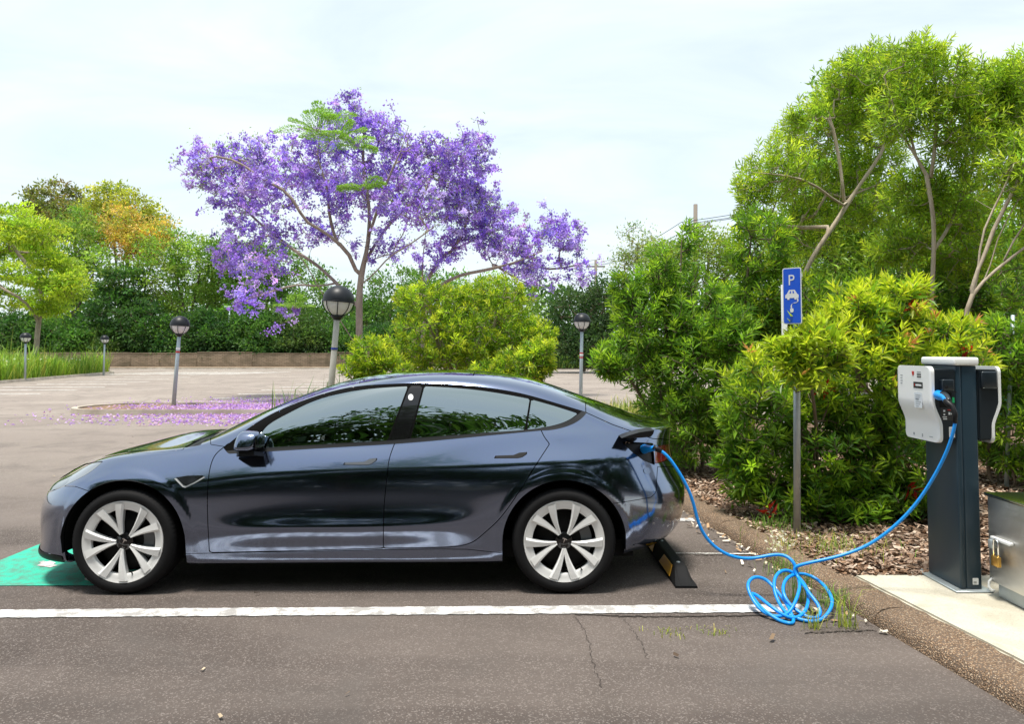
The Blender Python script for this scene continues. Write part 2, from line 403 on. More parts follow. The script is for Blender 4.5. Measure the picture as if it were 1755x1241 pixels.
# wood chips and dry leaves lying on it: nobody could count them
def chips(name, n, area, size, cols, seed, zf, label):
    r = np.random.default_rng(seed); P = area(r, n); L = size * (.5 + r.random(n) * 1.1); W = L * (.22 + .35 * r.random(n))
    yaw = r.random(n) * 2 * np.pi; tilt = r.normal(0, .28, n); roll = r.normal(0, .35, n)
    d = np.stack([np.cos(yaw) * np.cos(tilt), np.sin(yaw) * np.cos(tilt), np.sin(tilt)], 1); s = np.stack([-np.sin(yaw), np.cos(yaw), roll], 1); s /= np.linalg.norm(s, axis=1, keepdims=True)
    z = np.array([zf(x, y) for x, y in P]) + r.random(n) * .02 + .006; C = np.column_stack([P, z])
    nn = np.cross(d, s); V = np.empty((n, 5, 3))
    V[:, 0] = C - d * L[:, None] / 2 - s * W[:, None] * .35; V[:, 1] = C + d * L[:, None] / 2 - s * W[:, None] * .5; V[:, 2] = C + d * L[:, None] * .55; V[:, 3] = C + d * L[:, None] * .4 + s * W[:, None] * .5; V[:, 4] = C - d * L[:, None] * .5 + s * W[:, None] * .45
    V[:, 2] += nn * (L * .12)[:, None]; V[:, 3] += nn * (L * .06)[:, None]
    lo = (np.arange(n)[:, None] * 5 + np.array([0, 1, 2, 3, 4])[None]).ravel()
    k = r.integers(0, len(cols), n); col = np.array(cols)[k] * (.7 + .6 * r.random(n))[:, None]; col = np.column_stack([col, np.ones(n)])
    o = np_mesh(name, V.reshape(-1, 3), lo, np.full(n, 5), m_tint_rough, None, False, np.repeat(col, 5, 0))
    tag(o, label, "mulch", kind="stuff"); return o
m_tint_rough = mat("tinted_rough", rough=0.9, spec=0.2); t = NT(m_tint_rough); a = t.add("ShaderNodeAttribute"); a.attribute_name = "tint"; t.base(a.outputs['Color'])
def area_bed(r, n):
    y = 5.0 + 5.2 * r.random(n) ** 1.5; x = np.array([kerb_x(v) for v in y]) + .20 + 4.2 * r.random(n) ** 1.4; return np.column_stack([x, y])
CH = [(.26, .16, .10), (.18, .105, .065), (.36, .26, .19), (.48, .38, .30), (.11, .07, .045), (.28, .19, .14)]
chips("wood_chips", 15000, area_bed, .044, CH, 11, lambda x, y: .078 + (bed_h(x, y) - .06) * min(1, max(0, (x - kerb_x(y) - .268) / .15)), "brown wood chip mulch spread under the shrubs")
def area_bed2(r, n): return np.column_stack([3.4 + 5 * r.random(n), 5.1 + 5 * r.random(n)])
chips("wood_chips", 7000, area_bed2, .07, CH, 12, lambda x, y: .075 + (bed_h(x, y) - .06), "dry leaf litter and chips behind the charger")
def area_kerb(r, n):
    y = 4.2 + 4.5 * r.random(n); x = np.array([kerb_x(v) for v in y]) - .03 - .25 * r.random(n) ** 3; return np.column_stack([x, y])
chips("leaf_litter", 160, area_kerb, .035, [(.62, .50, .36), (.75, .68, .58), (.40, .26, .15)], 13, lambda x, y: .004, "dry leaf scraps lying along the kerb gutter")
def area_road(r, n):
    return np.column_stack([-12 + 16 * r.random(n), 3.2 + 14 * r.random(n) ** 1.3])
chips("leaf_litter", 140, area_road, .035, [(.20, .14, .09), (.45, .36, .25), (.10, .07, .05)], 14, lambda x, y: .003, "scattered dry leaves on the asphalt")

# far kerbs, verge, wall, planted islands
m_kerb = mat("concrete_kerb", rough=0.85, spec=0.2); t = NT(m_kerb); co = t.coord('Object')
t.base(t.mix(t.ramp(t.noise(1.3, 6, .65, co), [(.35, 0.0), (.65, 1.0)]), (0.34, 0.29, 0.23), (0.56, 0.50, 0.42)))
m_soil = mat("bare_soil", rough=0.95, spec=0.1); t = NT(m_soil); co = t.coord('Object')
t.base(t.mix(t.noise(3, 6, .6, co), (0.16, 0.10, 0.065), (0.28, 0.20, 0.13)))
def island(name, pts, h, w=.16, kerbmat=m_kerb, fill=m_soil):
    """low planted island: kerb ring and soil inside"""
    P = np.array(pts, float); c = P.mean(0); n = len(P)
    inn = np.array([c + (p - c) * (1 - w / np.linalg.norm(p - c)) for p in P])
    V = [(*p, -.02) for p in P] + [(*(c + (p - c) * .997), h) for p in P] + [(*p, h) for p in inn] + [(*p, h - .05) for p in inn]; F = []
    for k in range(3):
        for i in range(n): F.append((k * n + i, k * n + (i + 1) % n, (k + 1) * n + (i + 1) % n, (k + 1) * n + i))
    o = mesh_obj(name, V, F, kerbmat); tag(o, kind="structure")
    s = mesh_obj(name.replace("kerb", "soil"), [(*p, h - .045) for p in inn], [tuple(range(n))], fill); tag(s, kind="structure")
def rounded(x0, x1, y0, y1, r, n=6):
    out = []
    for cx, cy_, a0 in ((x1 - r, y1 - r, 0), (x0 + r, y1 - r, 90), (x0 + r, y0 + r, 180), (x1 - r, y0 + r, 270)):
        out += [(cx + r * math.cos(R(a0 + 90 * k / n)), cy_ + r * math.sin(R(a0 + 90 * k / n))) for k in range(n + 1)]
    return out
island("petal_island_kerb", rounded(-11.3, -1.5, 18.2, 20.6, 1.1), .13)
island("lamp_island_kerb", rounded(-3.5, 2.2, 11.2, 17.0, 1.2), .13)
island("grass_island_kerb", [(p[0] - (p[1] - 34.9) * .184, p[1]) for p in rounded(-46, -24.1, 31, 51.5, 1.6)], .14)
tag(box("verge_kerb", -80, 60, 61.8, 62.3, -.05, .14, m_kerb), kind="structure")
tag(mesh_obj("verge", [(-140, 62.3, .12), (140, 62.3, .12), (140, 66, .16), (-140, 66, .16)], [(0, 1, 2, 3)], m_soil), kind="structure")
m_leafsoil = mat("forest_floor", (0.035, 0.034, 0.018), 0.95, 0, 0.1)
tag(mesh_obj("embankment", [(-220, 65.2, .1), (220, 65.2, .1), (220, 70, 1.6), (-220, 70, 1.6), (220, 160, 4.5), (-220, 160, 4.5)], [(0, 1, 2, 3), (3, 2, 4, 5)], m_leafsoil), kind="structure")

# retaining wall of pale block courses, in stepped lengths
m_brick = mat("block_wall", rough=0.9, spec=0.2); t = NT(m_brick); co = t.coord('Object')
br = t.add("ShaderNodeTexBrick"); br.offset = .5; mp_ = t.add("ShaderNodeMapping"); mp_.inputs['Rotation'].default_value = (R(90), 0, 0); t.l.new(co, mp_.inputs[0]); t.l.new(mp_.outputs[0], br.inputs['Vector'])
br.inputs['Scale'].default_value = 1.0; br.inputs['Brick Width'].default_value = .40; br.inputs['Row Height'].default_value = .12; br.inputs['Mortar Size'].default_value = .014
br.inputs['Color1'].default_value = (.36, .28, .20, 1); br.inputs['Color2'].default_value = (.27, .205, .145, 1); br.inputs['Mortar'].default_value = (.17, .135, .10, 1)
st = t.ramp(t.noise(.5, 7, .65, t.scale_vec(co, (1, 1, 2.2)), 1.0), [(.40, 0.0), (.66, .85)])
t.base(t.mix(st, br.outputs['Color'], (.125, .105, .07))); t.bump(br.outputs['Fac'], .5, .02)
wx = [-75, -60.5, -46.2, -33.2, -27.4, -22.6, -15.8, -8]; wh = [1.30, 1.28, 1.30, 1.27, 1.36, 1.25, 1.36, 1.30]
for k in range(len(wx) - 1):
    w = empty("retaining_wall", ((wx[k] + wx[k + 1]) / 2, 64.4, 0)); hw = (wx[k + 1] - wx[k]) / 2 - .01
    box("wall_panel", -hw, hw, 0, .3, -.1, wh[k], m_brick, w, .02, 1); box("coping", -hw, hw, -.03, .33, wh[k] + .002, wh[k] + .075, m_brick, w, .015, 1)
    tag(w, ["pale block retaining wall length at the far left end", "low block wall length behind the left daisy grass", "pale block wall length between the two small far lamps",
            "pale block wall length right of the small far lamps", "taller stained block wall length behind the leaning lamp", "ivy topped block wall length under the thin street pole", "block wall length running behind the lamp with blue band"][k], "wall", "lengths of the far retaining wall")
# ------------------------------------------------------------------ the parked car
# local frame: x from nose (0) to tail (4.69), y = half width, z up
CAR_Y, CAR_X0 = 5.778, -3.380
m_paint = mat("car_paint", (0.20, 0.24, 0.33), 0.13, 1.0, 0.5, Coat_Weight=1.0, Coat_Roughness=0.03, Coat_IOR=1.6)
t = NT(m_paint)
fl = t.voro(900, t.coord(), out='Color')
t.base(t.mix(0.18, (0.178, 0.224, 0.340), t.mix(1.0, fl, (0.26, 0.32, 0.46), 'MULTIPLY')))
m_black_gloss = mat("black_gloss", (0.006, 0.006, 0.007), 0.06, 0, 0.6)
m_black_trim = mat("black_trim", (0.009, 0.009, 0.010), 0.45, 0, 0.25)
m_satin = mat("satin_trim", (0.02, 0.021, 0.023), 0.42, 0.2, 0.25)
m_black_matte = mat("black_matte", (0.010, 0.010, 0.010), 0.8, 0, 0.2)
m_seal = mat("window_seal", (0.006, 0.006, 0.006), 0.9, 0, 0.04)
m_handle = mat("handle_satin", (0.10, 0.11, 0.125), 0.4, 0.6)
m_gap = mat("panel_gap", (0.004, 0.004, 0.004), 0.9, 0, 0.0)
m_tyre = mat("tyre_rubber", (0.011, 0.011, 0.012), 0.7, 0, 0.18)
m_rim = mat("rim_silver", (0.83, 0.83, 0.82), 0.30, 0.12, 0.5)
m_rim_side = mat("rim_side", (0.55, 0.56, 0.56), 0.4, 0.2, 0.5)
m_disc = mat("brake_steel", (0.22, 0.22, 0.22), 0.35, 0.9)
m_caliper = mat("caliper_grey", (0.16, 0.17, 0.18), 0.4, 0.3)
m_chrome_sat = mat("satin_chrome", (0.75, 0.76, 0.77), 0.3, 0.6)
m_chrome = mat("chrome", (0.85, 0.85, 0.85), 0.08, 1.0)
m_white_gloss = mat("white_gloss", (0.82, 0.83, 0.84), 0.25)
m_red_lens = mat("tail_lamp_lens", (0.12, 0.006, 0.010), 0.08, 0, 0.6, Coat_Weight=0.6)
m_lamp_dark = mat("lamp_inner", (0.05, 0.055, 0.06), 0.12, 0.4, 0.6, Coat_Weight=1.0)
m_lens = mat("headlamp_lens", (0.20, 0.215, 0.23), 0.05, 0.35, 0.8, Coat_Weight=1.0)
m_seat = mat("seat_vinyl", (0.020, 0.020, 0.022), 0.5)
def glass_mat(name, tint, spec=1.0):
    m = bpy.data.materials.new(name); m.use_nodes = True; n = m.node_tree.nodes; l = m.node_tree.links; n.clear()
    o = n.new("ShaderNodeOutputMaterial"); tr = n.new("ShaderNodeBsdfTransparent"); tr.inputs[0].default_value = (*tint, 1)
    g = n.new("ShaderNodeBsdfGlossy"); g.inputs['Roughness'].default_value = 0.012; g.inputs[0].default_value = (0.80, 0.93, 0.96, 1)
    lw = n.new("ShaderNodeFresnel"); lw.inputs[0].default_value = 1.5
    mu = n.new("ShaderNodeMath"); mu.operation = 'MULTIPLY_ADD'; mu.inputs[1].default_value = spec; mu.inputs[2].default_value = 0.34
    l.new(lw.outputs[0], mu.inputs[0]); mu.use_clamp = True
    mx = n.new("ShaderNodeMixShader"); l.new(mu.outputs[0], mx.inputs[0]); l.new(tr.outputs[0], mx.inputs[1]); l.new(g.outputs[0], mx.inputs[2])
    l.new(mx.outputs[0], o.inputs[0]); MATS[name] = m
    return m
m_glass = glass_mat("tinted_glass", (0.07, 0.085, 0.085))
m_roofglass = glass_mat("roof_glass", (0.02, 0.022, 0.022))

ZC_X = [0.0, .195, .469, .73, .95, 1.12, 1.20, 1.30, 1.584, 1.937, 2.181, 2.509, 2.886, 3.118, 3.46, 3.687, 3.937, 4.10, 4.35]
ZC_Z = [.69, .765, .855, .921, .958, .972, .990, 1.03, 1.168, 1.307, 1.380, 1.424, 1.440, 1.436, 1.390, 1.326, 1.236, 1.182, 1.105]
def zc(x): return float(np.interp(x, ZC_X, ZC_Z))
def hood(x, y): return (x, y, zc(x) - 0.115 * y * y)
ROWS = {
 'R0': {-.55: (.12, 0, .17), .05: (.22, .45, .17), .45: (.45, .60, .165), .84: (.84, .62, .16), 1.3: (1.3, .64, .16), 2.3: (2.3, .66, .16), 3.3: (3.3, .66, .165), 4.0: (4.0, .62, .19), 4.4: (4.30, .48, .22), 4.8: (4.48, .25, .24), 5.2: (4.52, 0, .25)},
 'R1': {-.55: (.035, 0, .165), -.3: (.045, .25, .165), .05: (.115, .57, .165), .2: (.215, .69, .165), .45: (.45, .80, .17), .84: (.84, .84, .17), 1.3: (1.3, .845, .17), 2.3: (2.3, .85, .175), 3.3: (3.3, .85, .18), 3.72: (3.72, .84, .19), 4.0: (4.0, .80, .20), 4.2: (4.15, .74, .21), 4.4: (4.29, .66, .225), 4.6: (4.40, .54, .235), 4.85: (4.50, .34, .25), 5.2: (4.56, 0, .26)},
 'R2': {-.55: (-.005, 0, .205), -.3: (.008, .25, .205), .05: (.088, .58, .205), .2: (.195, .71, .205), .45: (.445, .835, .205), .84: (.84, .875, .205), 1.3: (1.3, 0.868, .205), 2.3: (2.3, 0.872, .215), 3.3: (3.3, 0.876, .22), 3.72: (3.72, .875, .23), 4.0: (4.0, .845, .24), 4.2: (4.18, .785, .26), 4.4: (4.34, .695, .275), 4.6: (4.46, .57, .29), 4.85: (4.57, .36, .30), 5.2: (4.63, 0, .31)},
 'R3': {-.55: (.028, 0, .265), -.3: (.04, .25, .265), .05: (.122, .575, .265), .2: (.215, .705, .265), .45: (.445, .845, .27), .84: (.84, .89, .275), 1.3: (1.3, 0.874, .28), 1.7: (1.7, 0.865, .29), 2.3: (2.3, 0.863, .295), 3.0: (3.0, 0.868, .305), 3.3: (3.3, 0.885, .31), 3.72: (3.72, .905, .32), 4.0: (4.0, .87, .33), 4.2: (4.2, .81, .34), 4.4: (4.365, .715, .35), 4.6: (4.495, .58, .36), 4.85: (4.61, .365, .37), 5.2: (4.67, 0, .38)},
 'R4': {-.55: (.004, 0, .37), -.3: (.018, .25, .37), .05: (.103, .578, .37), .2: (.205, .70, .37), .45: (.44, .85, .38), .84: (.84, .90, .395), 1.25: (1.25, .902, .395), 1.5: (1.5, .914, .405), 1.8: (1.8, 0.932, 0.428), 2.3: (2.3, 0.937, 0.434), 2.8: (2.8, 0.932, 0.444), 3.1: (3.1, 0.917, 0.447), 3.3: (3.3, .908, .445), 3.72: (3.72, .912, .44), 4.0: (4.0, .885, .45), 4.2: (4.2, .83, .46), 4.4: (4.38, .735, .47), 4.6: (4.515, .595, .48), 4.85: (4.628, .375, .49), 5.2: (4.688, 0, .50)},
 'R5': {-.55: (.0, 0, .47), -.3: (.014, .25, .47), .05: (.098, .575, .47), .2: (.20, .70, .475), .45: (.435, .85, .50), .84: (.84, .905, .535), 1.25: (1.25, 0.903, .525), 1.5: (1.5, 0.898, 0.49), 1.8: (1.8, 0.895, 0.478), 2.3: (2.3, 0.895, 0.48), 2.8: (2.8, 0.898, 0.492), 3.1: (3.1, 0.905, 0.53), 3.3: (3.3, 0.91, .58), 3.72: (3.72, .916, .60), 4.0: (4.0, .89, .60), 4.2: (4.2, .837, .60), 4.4: (4.385, .745, .60), 4.6: (4.525, .605, .595), 4.85: (4.637, .38, .59), 5.2: (4.694, 0, .585)},
 'R5b': {-.55: (.012, 0, .555), -.3: (.028, .25, .555), .05: (.115, .57, .56), .2: (.22, .69, .57), .45: (.445, .84, .61), .84: (.84, .905, .655), 1.25: (1.25, 0.898, .66), 1.7: (1.7, 0.89, .68), 2.3: (2.3, 0.887, .69), 3.0: (3.0, 0.893, .71), 3.3: (3.3, 0.902, .73), 3.72: (3.72, 0.909, .745), 4.0: (4.0, .882, .74), 4.2: (4.19, .822, .735), 4.4: (4.36, .725, .715), 4.6: (4.485, .585, .695), 4.85: (4.59, .37, .68), 5.2: (4.65, 0, .67)},
 'R6a': {-.55: (.035, 0, .615), -.3: (.052, .25, .615), .05: (.145, .555, .625), .2: (.25, .67, .64), .45: (.46, .815, .69), .84: (.84, 0.892, .725), 1.25: (1.25, 0.888, .715), 1.5: (1.5, 0.88, .742), 2.0: (2.0, 0.874, .778), 2.5: (2.5, 0.873, .797), 3.0: (3.0, 0.878, .812), 3.3: (3.3, 0.886, .826), 3.72: (3.72, 0.892, .848), 4.0: (4.0, 0.86, .853), 4.2: (4.17, .803, .848), 4.4: (4.335, .705, .83), 4.6: (4.445, .57, .81), 4.85: (4.545, .36, .80), 5.2: (4.605, 0, .79)},
 'R6b': {-.55: (.05, 0, .645), -.3: (.068, .25, .645), .05: (.165, .54, .655), .2: (.27, .65, .675), .45: (.475, .795, .725), .84: (.84, 0.88, .752), 1.25: (1.25, 0.88, .738), 1.5: (1.5, 0.873, .762), 2.0: (2.0, 0.867, .797), 2.5: (2.5, 0.866, .815), 3.0: (3.0, 0.87, .831), 3.3: (3.3, 0.877, .847), 3.72: (3.72, 0.88, .872), 4.0: (4.0, 0.848, .880), 4.2: (4.165, .793, .878), 4.4: (4.325, .695, .86), 4.6: (4.435, .562, .84), 4.85: (4.535, .355, .83), 5.2: (4.595, 0, .82)},
 'R7': {-.55: (.075, 0, .675), -.3: (.095, .25, .675), .05: (.20, .51, .685), .2: (.295, .61, .71), .45: (.50, .75, .775), .84: (.84, 0.838, .815), 1.25: (1.25, 0.838, 0.82), 1.5: (1.5, 0.837, 0.836), 2.0: (2.0, 0.833, 0.866), 2.5: (2.5, 0.832, 0.886), 3.0: (3.0, 0.833, 0.908), 3.3: (3.3, 0.835, 0.926), 3.72: (3.72, 0.828, 0.952), 4.0: (4.0, 0.806, 0.96), 4.2: (4.155, .762, .958), 4.4: (4.315, .677, .945), 4.6: (4.425, .55, .93), 4.85: (4.525, .35, .925), 5.2: (4.585, 0, .92)},
 'R8a': {-.55: (.10, 0, .695), -.3: (.122, .25, .697), .05: (.24, .475, .715), .2: (.335, .575, .745), .45: (.53, .71, .82), .84: (.85, 0.795, .865), 1.25: (1.25, 0.802, 0.885), 1.5: (1.5, 0.803, 0.897), 2.0: (2.0, 0.801, 0.917), 2.5: (2.5, 0.8, 0.938), 3.0: (3.0, 0.799, 0.978), 3.3: (3.3, 0.798, 1.004), 3.58: (3.58, 0.793, 1.025), 3.8: (3.8, 0.79, 1.033), 4.0: (4.0, 0.768, 1.025), 4.2: (4.17, .725, 1.015), 4.4: (4.325, .645, 1.01), 4.6: (4.44, .53, 1.008), 4.85: (4.54, .34, 1.005), 5.2: (4.60, 0, 1.003)},
 'R8b': {-.55: (.115, 0, .707), -.3: (.14, .25, .71), .05: (.262, .455, .737), .2: (.36, .55, .768), .45: (.55, .675, .838), .84: (.86, 0.768, .883), 1.25: (1.25, 0.781, 0.912), 1.5: (1.5, 0.784, 0.926), 2.0: (2.0, 0.782, 0.944), 2.5: (2.5, 0.781, 0.966), 3.0: (3.0, 0.779, 1.006), 3.3: (3.3, 0.777, 1.034), 3.58: (3.58, 0.77, 1.056), 3.8: (3.8, 0.76, 1.062), 4.0: (4.0, 0.743, 1.053), 4.2: (4.18, .70, 1.043), 4.4: (4.335, .622, 1.036), 4.6: (4.448, .515, 1.032), 4.85: (4.548, .33, 1.03), 5.2: (4.61, 0, 1.028)},
 'R9': {-.55: (.15, 0, .735), -.3: (.175, .22, .735), .05: (.30, .42, .768), .2: (.40, .50, .80), .45: (.57, .61, .852), .84: (.88, .71, .900), 1.25: (1.23, 0.745, .937), 1.5: (1.51, 0.758, 0.985), 1.75: (1.77, 0.753, 1.045), 2.0: (2.02, 0.746, 1.09), 2.25: (2.26, 0.739, 1.125), 2.6: (2.6, 0.731, 1.163), 2.93: (2.93, 0.725, 1.187), 3.3: (3.3, 0.722, 1.197), 3.58: (3.58, 0.718, 1.19), 3.8: (3.8, 0.714, 1.155), 4.0: (4.0, 0.695, 1.10), 4.2: (4.185, .658, 1.060), 4.4: (4.335, .588, 1.046), 4.6: (4.445, .49, 1.042), 4.85: (4.542, .315, 1.04), 5.2: (4.60, 0, 1.04)},
 'R10': {-.55: hood(.21, 0), -.3: hood(.235, .19), .05: hood(.36, .36), .2: hood(.45, .43), .45: hood(.60, .53), .84: hood(.90, .62), 1.25: (1.23, .715, .945), 1.5: (1.52, .722, 1.035), 1.75: (1.775, .697, 1.140), 2.0: (2.03, .676, 1.222), 2.25: (2.26, .657, 1.287), 2.6: (2.6, .640, 1.347), 2.93: (2.93, .634, 1.358), 3.3: (3.3, .640, 1.325), 3.58: (3.58, .648, 1.268), 3.8: (3.8, .652, 1.198), 4.0: (3.99, .640, 1.130), 4.2: (4.16, .598, 1.082), 4.4: (4.30, .535, 1.060), 4.6: (4.40, .445, 1.052), 4.85: (4.49, .29, 1.05), 5.2: (4.545, 0, 1.05)},
 'R11': {-.55: hood(.28, 0), -.3: hood(.31, .15), .05: hood(.43, .29), .2: hood(.51, .345), .45: hood(.65, .43), .84: hood(.915, .50), 1.25: (1.215, .63, .950), 1.5: (1.51, .648, 1.065), 1.75: (1.77, .625, 1.183), 2.0: (2.03, .602, 1.272), 2.25: (2.26, .585, 1.335), 2.6: (2.6, .568, 1.398), 2.93: (2.93, .560, 1.412), 3.3: (3.3, .562, 1.385), 3.58: (3.58, .565, 1.330), 3.8: (3.8, .567, 1.255), 4.0: (3.98, .558, 1.180), 4.2: (4.13, .520, 1.122), 4.4: (4.25, .465, 1.088), 4.6: (4.335, .385, 1.073), 4.85: (4.41, .25, 1.066), 5.2: (4.46, 0, 1.065)},
 'R12': {-.55: hood(.36, 0), -.3: hood(.39, .08), .05: hood(.50, .155), .2: hood(.57, .185), .45: hood(.70, .23), .84: hood(.925, .27), 1.25: (1.165, .34, .958), 1.5: (1.40, .36, 1.070), 1.75: (1.665, .345, 1.193), 2.0: (1.96, .33, 1.305), 2.25: (2.22, .32, 1.374), 2.6: (2.59, .31, 1.424), 2.93: (2.93, .305, 1.432), 3.3: (3.3, .305, 1.407), 3.58: (3.58, .305, 1.350), 3.8: (3.8, .305, 1.277), 4.0: (3.97, .30, 1.213), 4.2: (4.08, .28, 1.170), 4.4: (4.16, .25, 1.138), 4.6: (4.22, .205, 1.117), 4.85: (4.28, .135, 1.10), 5.2: (4.31, 0, 1.09)},
 'R13': {-.55: hood(.44, 0), .05: hood(.57, 0), .45: hood(.75, 0), .84: hood(.935, 0), 1.25: (1.15, 0, .968), 1.5: (1.36, 0, zc(1.36)), 1.75: (1.63, 0, zc(1.63)), 2.0: (1.935, 0, zc(1.935)), 2.25: (2.21, 0, zc(2.21)), 2.6: (2.59, 0, zc(2.59)), 2.93: (2.93, 0, zc(2.93)), 3.3: (3.3, 0, zc(3.3)), 3.58: (3.58, 0, zc(3.58)), 3.8: (3.8, 0, zc(3.8)), 4.0: (3.965, 0, zc(3.965)), 4.2: (4.05, 0, zc(4.05)), 4.4: (4.10, 0, zc(4.10)), 4.6: (4.14, 0, zc(4.14)), 4.85: (4.17, 0, zc(4.17)), 5.2: (4.19, 0, zc(4.19))},
}
RN = list(ROWS)
def body_grid(NU=300, NT_=132):
    us = np.linspace(-.55, 5.2, NU)
    C = np.stack([nat_spline(list(ROWS[k]), [ROWS[k][q] for q in ROWS[k]], us) for k in RN], 1)     # NU x rows x 3
    C[:, :, 1] = np.maximum(C[:, :, 1], 0)
    # cubic B-spline across the rows, mirrored at the centre line, clamped at the floor
    ghost = C[:, -2].copy(); ghost[:, 1] *= -1
    ext = np.concatenate([2 * C[:, :1] - C[:, 1:2], C, ghost[:, None]], 1)
    n = len(RN); dens = []
    tt = np.linspace(0, n - 1 - 1e-9, NT_)
    k = tt.astype(int); f = tt - k
    b0 = (1 - f)**3 / 6; b1 = (3 * f**3 - 6 * f**2 + 4) / 6; b2 = (-3 * f**3 + 3 * f**2 + 3 * f + 1) / 6; b3 = f**3 / 6
    S = ext[:, k] * b0[None, :, None] + ext[:, k + 1] * b1[None, :, None] + ext[:, k + 2] * b2[None, :, None] + ext[:, k + 3] * b3[None, :, None]
    S[0, :, 1] = 0; S[-1, :, 1] = 0; S[:, -1, 1] = 0
    # flat lip round the wheel arches
    for cx in (.841, 3.716):
        r = np.hypot(S[:, :, 0] - cx, np.minimum(S[:, :, 2] - .334, 0.6)); r = np.where(S[:, :, 2] < .334, np.abs(S[:, :, 0] - cx), r)
        w = np.clip((.484 - r) / .040, 0, 1); w = w * w * (3 - 2 * w)
        w = w * np.clip((S[:, :, 1] - .70) / .1, 0, 1) * np.clip((.86 - S[:, :, 2]) / .06, 0, 1) * np.clip((S[:, :, 2] - .19) / .07, 0, 1)
        S[:, :, 1] = S[:, :, 1] * (1 - w) + w * np.minimum(.9165 if cx > 2 else .9135, S[:, :, 1] + .006)
    return us, tt, S
US, TT, SURF = body_grid()
def grid_normals(S):
    du = np.gradient(S, axis=0); dt = np.gradient(S, axis=1)
    N = np.cross(dt, du); N /= np.linalg.norm(N, axis=2, keepdims=True) + 1e-12
    return N
NRM = grid_normals(SURF)
NRM[:, -1, 1] = 0; NRM[:, -1] /= np.linalg.norm(NRM[:, -1], axis=1, keepdims=True)
NRM[0, :, 1] = 0; NRM[0] /= np.linalg.norm(NRM[0], axis=1, keepdims=True) + 1e-9
NRM[-1, :, 1] = 0; NRM[-1] /= np.linalg.norm(NRM[-1], axis=1, keepdims=True) + 1e-9
if NRM[150, 60, 1] < 0: NRM = -NRM

def sdf(poly, P):
    """signed distance (negative inside) of points P (Nx2) to a polygon"""
    A = np.asarray(poly, float); B = np.roll(A, -1, 0); d = np.full(len(P), 1e9); ins = np.zeros(len(P), bool)
    for a, b in zip(A, B):
        e = b - a; w = P - a
        tt_ = np.clip((w @ e) / (e @ e + 1e-12), 0, 1); d = np.minimum(d, np.linalg.norm(w - tt_[:, None] * e, axis=1))
        c = ((a[1] > P[:, 1]) != (b[1] > P[:, 1])) & (P[:, 0] < (b[0] - a[0]) * (P[:, 1] - a[1]) / (b[1] - a[1] + 1e-12) + a[0])
        ins ^= c
    return np.where(ins, -d, d)
def curve_poly(*segs, n=8):
    """polygon out of smooth runs: each seg is a list of points; long runs get splined"""
    out = []
    for s in segs:
        if len(s) > 2: out += [tuple(p) for p in smooth_path([(a, b, 0) for a, b in s], n * (len(s) - 1))[:, :2]]
        else: out += [tuple(p) for p in s]
    return out

car = empty("parked_car", (CAR_X0 + 2.2785, CAR_Y, 0), R(0.35))
tag(car, "dark blue-grey electric sedan with white five-spoke wheels, plugged into the blue cable", "car")
OX = 2.2785
def car_world(P):   # local half-surface -> world, near side
    q = np.asarray(P, float).copy(); x = q[:, 0] - OX; y = -q[:, 1]; a = R(0.35)
    return np.stack([CAR_X0 + OX + x * math.cos(a) - y * math.sin(a), CAR_Y + x * math.sin(a) + y * math.cos(a), q[:, 2]], 1)

